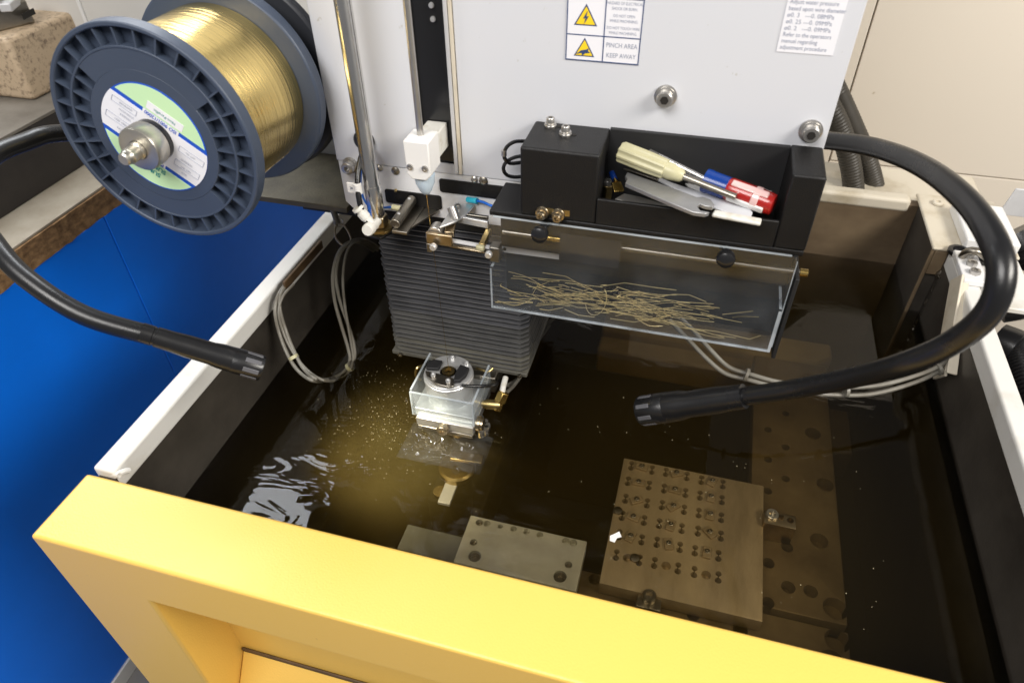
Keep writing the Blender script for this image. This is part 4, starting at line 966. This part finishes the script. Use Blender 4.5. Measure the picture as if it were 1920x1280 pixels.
MB().box(fx0 + .0001, fx0 + .0029, fy_ + .0035, .690, zt_ + .0001, zt_ + .0008).build('wall_edge', ed, bn)
MB().box(fx1 - .0032, fx1 - .0002, fy_ - .0006, fy_ - .0001, fz0, zt_).build('wall_edge', ed, bn)
MB().box(fx0 + .0002, fx0 + .0022, fy_ - .0006, fy_ - .0001, fz0, zt_).build('wall_edge', ed, bn)
kz = (-0.1446, 0.6150, 0.2139)[2]
rod = thing('slide_rod', 'thin steel rod running lengthwise behind the clear bin front', 'rod', (-.04, .655, .18))
ra = Vector((-0.2011, 0.6520, 0.1883)); rb = Vector((0.1229, 0.6520, 0.1941)); rz_ = (ra.z + rb.z) / 2
MB().cyl((-.196, .652, rz_), (.123, .652, rz_), .0030, n=18).build('bar', 'steel_dark', rod)
MB().cyl((.1232, .652, rz_), (.131, .652, rz_), .0042, n=14).build('end_nut', 'brass', rod)
MB().cyl((-.15, .652, rz_), (-.10, .652, rz_), .0034, n=18).build('sleeve', 'brass', rod)
for i, q in enumerate(((-0.1439, 0.6120, 0.2185), (0.0451, 0.6120, 0.2195))):
    kn = MB().lathe((q[0], fy_ - .0002, q[2]), (0, -1, .12), [(0, .0045), (.003, .0045), (.004, .0036), (.007, .0040), (.0085, .0070), (.012, .0088), (.017, .0092), (.020, .0082), (.0215, .0055), (.022, .002)], 28).build('clamp_knob', 'black_gloss', bn)
    MB().cyl((q[0], fy_ + .0032, q[2]), (q[0], .650, q[2]), .003, n=12).build('stem', 'steel', kn)
a = (-0.2081, 0.6800, 0.1559); b = (-0.1208, 0.6800, 0.1468)
ws_ = MB().prism([(a[0], (-0.2081, 0.6800, 0.1566)[2]), ((-0.1354, 0.6800, 0.1602)[0], (-0.1354, 0.6800, 0.1602)[2]), ((-0.1349, 0.6800, 0.1467)[0], (-0.1349, 0.6800, 0.1467)[2]), ((-0.1202, 0.6800, 0.1477)[0], (-0.1202, 0.6800, 0.1477)[2]), ((-0.1201, 0.6800, 0.1447)[0], (-0.1201, 0.6800, 0.1447)[2]), ((-0.2038, 0.6800, 0.1437)[0], (-0.2038, 0.6800, 0.1437)[2])], .680, .682, 'y').build('aluminium_strip', 'alu_flat')
tag(ws_, 'flat pale aluminium strip with two holes behind the clear bin', 'metal strip')
for q in ((-0.2027, 0.6797, 0.1577), (-0.2029, 0.6797, 0.1486)):
    MB().lathe(q, (0, -1, 0), [(0, .0022), (.0004, .0022)], 12).build('hole', 'hole_dark', ws_)
fz = MB().box((-0.1284, 0.6420, 0.2037)[0], (-0.0615, 0.6420, 0.2041)[0], .641, .642, (-0.0941, 0.6420, 0.1710)[2], (-0.0962, 0.6420, 0.2060)[2]).build('rubber_flap', 'black_dull')
tag(fz, 'square black rubber flap hanging over the rod behind clear bin', 'flap')

# wire scraps
h = MB()
random.seed(11)
for i in range(170):
    u_ = random.betavariate(2.2, 2.4)
    x = fx0 + .018 + (fx1 - fx0 - .045) * u_
    y = .636 + random.random() * .046
    pile = .010 * max(0, 1 - abs(u_ - .42) / .5)
    z = fz0 + .003 + random.random() * (.006 + pile)
    L_ = random.choice((.012, .02, .035, .05, .07, .085)) * random.uniform(.7, 1.2)
    a = random.gauss(0, .38) + (math.pi if random.random() < .5 else 0)
    pts = [Vector((x, y, z))]
    for k in range(random.choice((1, 1, 2, 2, 3))):
        a += random.gauss(0, .30)
        nx = pts[-1] + Vector((math.cos(a), math.sin(a) * .6, random.gauss(0, .12))) * L_ / 2
        nx.x = min(max(nx.x, fx0 + .006), fx1 - .012); nx.y = min(max(nx.y, .634), .684); nx.z = min(max(nx.z, fz0 + .0026), fz0 + .022)
        pts.append(nx)
    h.tube(pts, .00037, 5, 1 if random.random() < .7 else 5)
h.tube([Vector((-.085 + .012 * math.sin(t / 3), .655 + .016 * math.cos(t / 3), fz0 + .012 + .010 * math.cos(t / 3))) for t in range(2, 14)], .0004, 5, 1)
clip = h.build('wire_scraps', 'scrap_brass', smooth=False)
tag(clip, 'tangled heap of cut brass wire ends inside the clear bin', 'wire scraps', kind='stuff')

# ================================================================ SPOOL
SC = Vector((-.4585, 0, .353)); FY = .475
so = thing('wire_spool', 'large blue-grey plastic spool wound with shiny brass wire', 'spool', (SC.x, .54, SC.z - .098))
c = (SC.x, 0, SC.z)
flg = MB().arc(c, .0935, .098, FY, FY + .013, 0, 360, 120).build('flange_rim', 'spool', so, .0012)
MB().arc(c, .012, .0936, FY + .0095, FY + .0125, 0, 360, 120).build('flange_web', 'spool', so)
MB().arc(c, .0770, .0792, FY + .0004, FY + .0096, 0, 360, 120).build('ring_wall', 'spool', so, .0005)
hub = MB().arc(c, .012, .0605, FY + .0008, FY + .0096, 0, 360, 120).build('hub_face', 'spool', so, .0005)
MB().arc(c, .0604, .0771, FY + .0008, FY + .0096, 30.5, 131, 50).build('hub_face', 'spool', so)
MB().arc(c, .0604, .0771, FY + .0008, FY + .0096, 212, 311, 50).build('hub_face', 'spool', so)
def rib(r0, r1, a, y0):
    t = R(a); d = Vector((math.cos(t), 0, math.sin(t)))
    p = SC + Vector((0, (y0 + FY + .0096) / 2, 0))
    return MB().bar(p + d * r0, p + d * r1, FY + .0096 - y0, .0016, tuple(d.cross(Vector((0, 1, 0))))).build('rib', 'spool', so, smooth=False)
for i in range(30): rib(.0790, .0937, 104.2 + 12 * i, FY + .0012)
for a0, n in ((104.2 + 36, 6), (104.2 - 84 - 60, 6)):
    for i in range(n): rib(.0603, .0771, a0 + 12 * i, FY + .0012)
MB().arc(c, .0, .0802, FY + .0126, .5915, 0, 360, 160).build('winding', 'winding', so)
# one loose end of wire zig-zagging over the winding
MB().arc(c, .012, .098, .5920, .606, 0, 360, 120).build('rear_flange', 'spool', so, .002)
h = MB()
for k in range(26):
    a_ = R(-38 - 9 * k / 25 + random.uniform(-.8, .8)); y = .492 + .094 * k / 25
    if k: h.tube([last, SC + Vector((math.cos(a_) * .0806, y, math.sin(a_) * .0806))], .00035, 5, 1)
    last = SC + Vector((math.cos(a_) * .0806, y, math.sin(a_) * .0806))
h.build('crossing_wire', 'chrome', so)
# label
yl = FY + .0003
def disc_seg(v0, v1, Rr, y0, y1, m, name, parent, n=48):
    ang = R(145); ex = Vector((math.cos(ang), 0, math.sin(ang))); ey = Vector((-math.sin(ang), 0, math.cos(ang)))
    pts = []
    for i in range(n + 1):
        vv = v0 + (v1 - v0) * i / n; pts.append((math.sqrt(max(Rr * Rr - vv * vv, 0)), vv))
    poly = pts + [(-p[0], p[1]) for p in reversed(pts)]
    q = [SC + ex * a_ + ey * b_ for a_, b_ in poly]
    return MB().prism([(p.x, p.z) for p in q], y0, y1, 'y').build(name, m, parent, smooth=False)
lb = MB().arc(c, .011, .0500, yl, FY + .0009, 0, 360, 96).build('label', 'label_blue', so)
lb['label'] = 'round paper label with green ends, white middle and blue bands'
y2 = yl - .0002
def LT(body, size, u_, v_, m, sx_=1., align='CENTER', bold=0.):
    ang = R(145); ex = Vector((math.cos(ang), 0, math.sin(ang))); ey = Vector((-math.sin(ang), 0, math.cos(ang)))
    p = SC + ex * u_ + ey * v_; p.y = y2 - .0004
    return text(body, size, p, m, lb, ang=145, align=align, sx=sx_, bold=bold)
disc_seg(.0238, .0485, .0488, y2, yl + .0001, 'label_green', 'green_field', lb)
disc_seg(-.0485, -.0238, .0488, y2, yl + .0001, 'label_green', 'green_field', lb)
disc_seg(-.0195, .0195, .0499, y2, yl + .0001, 'label_white', 'white_field', lb)
ang = R(145); ex = Vector((math.cos(ang), 0, math.sin(ang))); ey = Vector((-math.sin(ang), 0, math.cos(ang)))
def lrect(u0, u1, v0, v1, m, name, dy=.0002):
    q = [SC + ex * a_ + ey * b_ for a_, b_ in ((u0, v0), (u1, v0), (u1, v1), (u0, v1))]
    return MB().prism([(p.x, p.z) for p in q], y2 - dy, y2 - dy + .00015, 'y').build(name, m, lb, smooth=False)
lrect(-.020, .014, -.0335, -.0255, 'label_white', 'paper_strip')
lrect(-.018, .016, -.0236, -.0194, 'label_white', 'paper_strip')
lrect(-.016, .006, .0196, .0237, 'label_white', 'paper_strip')
LT('SUMI\u00b7PAC', .0066, 0.0, .0345, 'label_teal', bold=.00012)
LT('SUMITOMO', .0066, -.001, .0277, 'label_teal', bold=.00012)
LT('PREMIUM', .0046, -.005, .0216, 'label_blue', bold=.0001)
LT('ISO 9001/12000', .0050, -.001, -.0215, 'label_blue', .92, bold=.0001)
LT('Non-Paraffin', .0040, -.003, -.0290, 'label_teal')
LT('WEIGHT', .0030, -.032, .001, 'label_text'); LT('NET WT.', .0026, -.033, .0085, 'label_text'); LT('LOT No.', .0026, -.033, -.0085, 'label_text'); LT('SIZE', .0028, -.033, .0145, 'label_text')
LT('TENSILE', .0030, .028, -.002, 'label_text'); LT('STRENGTH', .0028, .028, -.0065, 'label_text'); LT('1001 2051', .0028, .031, .006, 'label_text'); LT('TYPE', .0028, .030, .0135, 'label_text'); LT('DIAMETER', .0026, .030, -.013, 'label_text')
h = MB()
for u0, u1, v0, v1 in ((-.046, -.022, -.0115, -.0055), (-.046, -.022, .0045, .0110), (.020, .043, -.0155, -.0100), (.020, .045, .0030, .0090)):
    for a_, b_, c_, d_ in ((u0, u1, v0, v0), (u0, u1, v1, v1), (u0, u0, v0, v1), (u1, u1, v0, v1)):
        q0 = SC + ex * a_ + ey * c_; q1 = SC + ex * b_ + ey * d_; q0.y = q1.y = y2 - .0002
        h.bar(q0, q1, .0002, .0003, tuple(ex * .7 + ey * .3))
h.build('printed_boxes', 'label_text', lb, smooth=False)

so.location = (-.5181, .6102, .2076); so.scale = (1.13, 1.13, 1.13)
sh = thing('spool_holder', 'black backing disc and shaft with knurled steel nut holding the spool', 'spool holder', (SC.x, .64, SC.z))
MB().arc(c, .0, .102, .624, .636, 0, 360, 96).build('backing_disc', 'spool_black', sh, .004)
MB().arc(c, .0, .030, .606, .78, 0, 360, 40).build('shaft', 'steel_dark', sh)
o3 = Vector((SC.x, FY, SC.z))
MB().lathe(o3 + Vector((0, .010, 0)), (0, -1, 0), [(0, .0185), (.0145, .0185), (.0150, .0175)], 40).build('washer', 'black_gloss', sh)
h = MB(); v = []; f = []; n = 96
prof = [(.0152, .016), (.0155, .0186), (.0165, .0190), (.0300, .0190), (.0312, .0184), (.0318, .0150), (.0318, .0085)]
for j, (a_, rr) in enumerate(prof):
    for i in range(n):
        kn_ = .00035 * (1 if i % 2 else -1) if j in (2, 3) else 0
        th = 2 * math.pi * i / n
        v.append(o3 + Vector(((rr + kn_) * math.cos(th), .010 - a_, (rr + kn_) * math.sin(th))))
for j in range(len(prof) - 1):
    for i in range(n): f.append((j * n + i, j * n + (i + 1) % n, (j + 1) * n + (i + 1) % n, (j + 1) * n + i))
h.add(v, f).build('knurled_nut', 'nut_steel', sh)
MB().lathe(o3 + Vector((0, .010, 0)), (0, -1, 0), [(.025, .0080), (.0345, .0080), (.0355, .0070), (.0440, .0070), (.0455, .0058), (.0495, .0056), (.0508, .0044)], 32).build('spindle', 'nut_steel', sh)
sh.location = (-.5181, .7232, .3183); sh.scale = (1.13, 1.13, 1.13)
# ---- olive shelf and the column behind the spool
sf = MB().box(-.60, -.4195, .704, .838, .152, .160).build('shelf', 'shelf_olive', None, .001); tag(sf, 'grimy olive steel shelf jutting out under the spool', 'shelf')
cm = MB().box(-.575, -.4195, .84, 1.15, .10, .80).build('column', 'rim_white', None, .003); tag(cm, 'pale machine column behind the spool, left of the white panel', 'column')
MB().box(-.575, -.4195, .838, 1.10, .06, .0998).build('foot', 'black_dull', cm)
fh = thing('hanging_ring', 'steel ring on a rod holding the looped cables at the left', 'ring', (-0.4940, 0.8000, 0.0492))
MB().cyl((-0.4995, 0.8000, 0.0923), (-0.4962, 0.8000, 0.0693), .0045, n=12).build('rod', 'cable', fh)
def ringm(c_, r, tr, nrm):
    n_ = Vector(nrm).normalized(); u_ = n_.orthogonal().normalized(); w_ = n_.cross(u_)
    P = [Vector(c_) + (u_ * math.cos(2 * math.pi * i / 24) + w_ * math.sin(2 * math.pi * i / 24)) * r for i in range(25)]
    return MB().tube(P, tr, 8, 1)
ringm((-0.4930, 0.7980, 0.0719), .0065, .0010, (.5, -1, .4)).build('small_ring', 'steel', fh)
ra_ = [(-0.4964, 0.7980, 0.0677), (-0.4970, 0.7900, 0.0623), (-0.4949, 0.7850, 0.0519), (-0.4849, 0.7800, 0.0463), (-0.4751, 0.7800, 0.0432), (-0.4714, 0.7850, 0.0481), (-0.4736, 0.7900, 0.0586), (-0.4827, 0.7950, 0.0688), (-0.4927, 0.7980, 0.0692)]
MB().tube(ra_, .0016, 8).build('large_ring', 'steel_warm', fh)

# ================================================================ GOOSENECK LAMPS
def goose(name, label, path, head0, head1, r, grp, spot, kb, ke):
    t = thing(name, label, 'work lamp', head1, grp)
    h0 = Vector(head0); h1 = Vector(head1); d = (h1 - h0).normalized(); L_ = (h1 - h0).length
    MB().tube([Vector(p) for p in path] + [h0], r, 20, 10).build('flexible_neck', 'rubber', t)
    MB().lathe(h0 - d * .012, d, [(0, r * 1.02), (.011, r * 1.02), (.0115, r * .94), (.014, r * .94), (.0145, r * kb * .9), (.03, r * kb * .92), (.045, r * kb), (L_ * .62, r * kb * 1.02), (L_ * .70, r * ke * .96), (L_ * .82, r * ke * .99)], 32, cap=False).build('lamp_body', 'rubber', t)
    z0 = L_ * .82 - .0115
    MB().lathe(h0, d, [(z0 - .002, r * ke * .93), (z0, r * ke), (L_ - .002, r * ke), (L_, r * ke * .96), (L_, r * ke * .82), (L_ - .012, r * ke * .76), (L_ - .012, 0.0005)], 32, cap=False).build('lamp_collar', 'rubber', t)
    u = d.orthogonal().normalized(); w = d.cross(u)
    for k in range(8):
        a = 2 * math.pi * k / 8 + .3; o = (u * math.cos(a) + w * math.sin(a))
        MB().bar(h0 + d * (L_ - .020) + o * r * ke * .985, h0 + d * (L_ - .003) + o * r * ke * .985, .0052, .0012, tuple(o)).build('vent_slot', 'slot_grey', t, .0008)
    if spot:
        l = bpy.data.lights.new('lamp_beam', 'SPOT'); l.energy = spot; l.spot_size = R(58); l.spot_blend = .75; l.color = (1.0, .93, .72); l.shadow_soft_size = .006
        lo = bpy.data.objects.new('lamp_beam', l); col.objects.link(lo)
        lo.location = h1 + d * .004
        lo.rotation_euler = (Vector((-.355, .575, -.13)) - lo.location).to_track_quat('-Z', 'Y').to_euler()
    return t
goose('gooseneck_lamp', 'black flexible gooseneck work lamp curving over the blue bench at left',
      [(-0.7342, 0.7200, 0.2194), (-0.7521, 0.6354, 0.2552), (-0.7595, 0.5965, 0.2618), (-0.7600, 0.5437, 0.2638), (-0.7294, 0.4822, 0.2485), (-0.6738, 0.4442, 0.2216), (-0.6307, 0.4279, 0.2004), (-0.5735, 0.4214, 0.1737)], (-0.5119, 0.4342, 0.1490), (-0.4201, 0.4679, 0.0937), .0103, 'gooseneck work lamps', 9.5, 1.16, 1.36)
goose('gooseneck_lamp', 'black flexible gooseneck work lamp arching from behind the white panel at right',
      [(0.1175, 0.8600, 0.2413), (0.1454, 0.8322, 0.2557), (0.1803, 0.7693, 0.2806), (0.2061, 0.6832, 0.3052), (0.2199, 0.5938, 0.3217), (0.2255, 0.5273, 0.3249), (0.2302, 0.4986, 0.3114), (0.2308, 0.4918, 0.2817), (0.2208, 0.5009, 0.2424), (0.1991, 0.5132, 0.2040), (0.1753, 0.5385, 0.1593), (0.1399, 0.5626, 0.1132)], (0.0950, 0.5780, 0.0751), (-0.0125, 0.5981, 0.0022), .0101, 'gooseneck work lamps', 0, 1.5, 1.8)

# ================================================================ CABLES IN THE TANK
cb1 = thing('cable_bundle', 'pair of grey cables tied in a long loop against the left tank wall', 'cable', (-0.5252, 0.7000, -0.1713))
pth = [(-0.4785, 0.8600, -0.0158), (-0.4651, 0.8000, 0.0397), (-0.4739, 0.7800, 0.0500), (-0.4886, 0.7700, 0.0333), (-0.4985, 0.7600, -0.0023), (-0.4976, 0.7500, -0.0404), (-0.4892, 0.7400, -0.0785), (-0.4797, 0.7300, -0.1123), (-0.4747, 0.7200, -0.1307), (-0.4823, 0.7100, -0.1478), (-0.5040, 0.7000, -0.1602), (-0.4680, 0.6124, -0.0734), (-0.5000, 0.6266, -0.0774), (-0.5250, 0.6439, -0.0671), (-0.5450, 0.6638, -0.0439), (-0.5520, 0.6769, -0.0155), (-0.5540, 0.6951, -0.0002), (-0.5540, 0.7189, 0.0040)]
for k, o in enumerate(((0, 0, 0), (.0055, .004, .002), (.0105, .002, .001))):
    P = [Vector(p) + Vector(o) * (1 + .5 * math.sin(i * .9 + k * 2)) for i, p in enumerate(pth)]
    MB().tube(P, .0027 if k < 2 else .0021, 10, 7).build('cable', 'cable', cb1)
for q, dv in (((-0.5220, 0.6433, -0.0702), (.5, -.3, -.6)), ((-0.4804, 0.7150, -0.1449), (-.6, -.3, -.5))):
    MB().lathe(Vector(q) - Vector(dv).normalized() * .003 + Vector((.004, .002, .001)), dv, [(0, .0078), (.005, .0078)], 14).build('cable_tie', 'cream', cb1)
lb_ = thing('wall_bracket', 'rusty brown strip bracket on the left tank wall', 'bracket', (-0.5650, 0.7420, -0.0065))
MB().bar((-0.5520, 0.8312, 0.0040), (-0.5500, 0.7100, 0.0073), .014, .004, (1, 0, 0)).build('strip', 'rust_and_shade', lb_, .001)
cb2 = thing('cable_bundle', 'pair of grey cables tied along the right side of the tank', 'cable', (0.2404, 0.7500, -0.0550))
pth = [(0.0019, 0.8000, -0.0151), (0.0314, 0.7800, -0.0279), (0.0602, 0.7600, -0.0399), (0.0880, 0.7500, -0.0524), (0.1199, 0.7450, -0.0522), (0.1521, 0.7450, -0.0563), (0.1881, 0.7500, -0.0623), (0.2309, 0.7600, -0.0673), (0.2818, 0.7800, -0.0729), (0.3324, 0.8100, -0.0716), (0.3721, 0.8400, -0.0654), (0.3932, 0.8800, -0.0677)]
for k, o in enumerate(((0, 0, 0), (.004, .006, .008))):
    P = [Vector(p) + Vector(o) * (1 + .3 * math.sin(i * .8 + k)) for i, p in enumerate(pth)]
    MB().tube(P, .0031, 10, 7).build('cable', 'cable', cb2)
for q, dv in (((0.1126, 0.7450, -0.0509), (1, -.1, -.2)), ((0.2460, 0.7650, -0.0663), (1, .2, 0)), ((0.3718, 0.8400, -0.0644), (1, .5, .4))):
    MB().lathe(Vector(q) - Vector(dv).normalized() * .002 + Vector((.002, .003, .004)), dv, [(0, .0095), (.004, .0095)], 14).build('cable_tie', 'cable', cb2)
MB().tube([(0.3827, 0.8600, -0.0729), (0.3768, 0.8700, -0.0855), (0.3705, 0.8800, -0.0834), (0.3782, 0.9000, -0.0825), (0.3990, 0.9200, -0.0856)], .0034, 10).build('cable', 'rubber_brown', cb2)

# hoses behind the head, and corrugated hoses outside the tank
hs = thing('hose_bundle', 'bundle of dark hoses hanging behind the right edge of the white panel', 'hose', (.25, 1.3, 0))
for pts, r in (([(0.2027, 1.3000, 0.1586), (0.2445, 1.3000, 0.1015), (0.2931, 1.3000, 0.0318), (0.3272, 1.3000, -0.0278), (0.3594, 1.3000, -0.1028)], .017), ([(0.1927, 1.2700, 0.1416), (0.2328, 1.2700, 0.0889), (0.2689, 1.2700, 0.0228), (0.2927, 1.2700, -0.0382)], .018), ([(0.1886, 1.3300, 0.1178), (0.2570, 1.3300, 0.0652), (0.2939, 1.3300, 0.0069), (0.3264, 1.3300, -0.0781)], .016)):
    MB().tube(pts, r, 14, 26, ring=.03).build('hose', 'rubber_brown', hs)
for label, pts, r in (('black corrugated hose with thick collar outside the right tank rim', [(0.4859, 1.0080, -0.0500), (0.5041, 1.0102, -0.0400), (0.5321, 1.0133, -0.0200), (0.5842, 1.0327, 0.0000)], .024),
                      ('lower black corrugated hose bending down outside the right rim', [(0.5102, 1.0081, -0.1200), (0.5295, 0.9935, -0.1200), (0.5385, 0.9509, -0.1300), (0.5480, 0.8817, -0.1500), (0.5645, 0.7899, -0.1800)], .024),
                      ('black hose at the right picture edge behind the white cover box', [(0.5617, 1.2432, -0.0600), (0.5832, 1.2280, -0.0800), (0.6270, 1.2525, -0.1000), (0.7053, 1.3207, -0.1200)], .030)):
    t = thing('corrugated_hose', label, 'hose', pts[0], 'corrugated hoses outside the tank')
    MB().tube(pts, r, 16, 20, ring=.05).build('hose', 'rubber', t)
    d = (Vector(pts[1]) - Vector(pts[0])).normalized()
    MB().lathe(Vector(pts[0]) - d * .006, d, [(0, r * 1.15), (.02, r * 1.25), (.03, r * 1.25), (.032, r)], 24).build('collar', 'rubber', t)

# floating specks lit by the lamp
h = MB(); random.seed(5)
for i in range(300):
    u_ = random.gauss(0, 1); v_ = random.gauss(0, 1)
    x = -.365 + .05 * u_; y = .62 + .055 * v_ 
    if not (TL + .02 < x < -.15 and .40 < y < .9): continue
    r = random.choice((.00025, .0003, .0004, .0005))
    h.lathe((x, y, -.1299), (0, 0, 1), [(0, r), (r * .8, r * .5)], 5)
for i in range(70):
    x = random.uniform(-.3, .3); y = random.uniform(.45, .8); r = random.choice((.0004, .0006))
    h.lathe((x, y, -.1299), (0, 0, 1), [(0, r), (r * .8, r * .5)], 5)
spk = h.build('floating_specks', 'speck', smooth=False); tag(spk, 'tiny pale specks floating on the brown water', 'specks', kind='stuff')
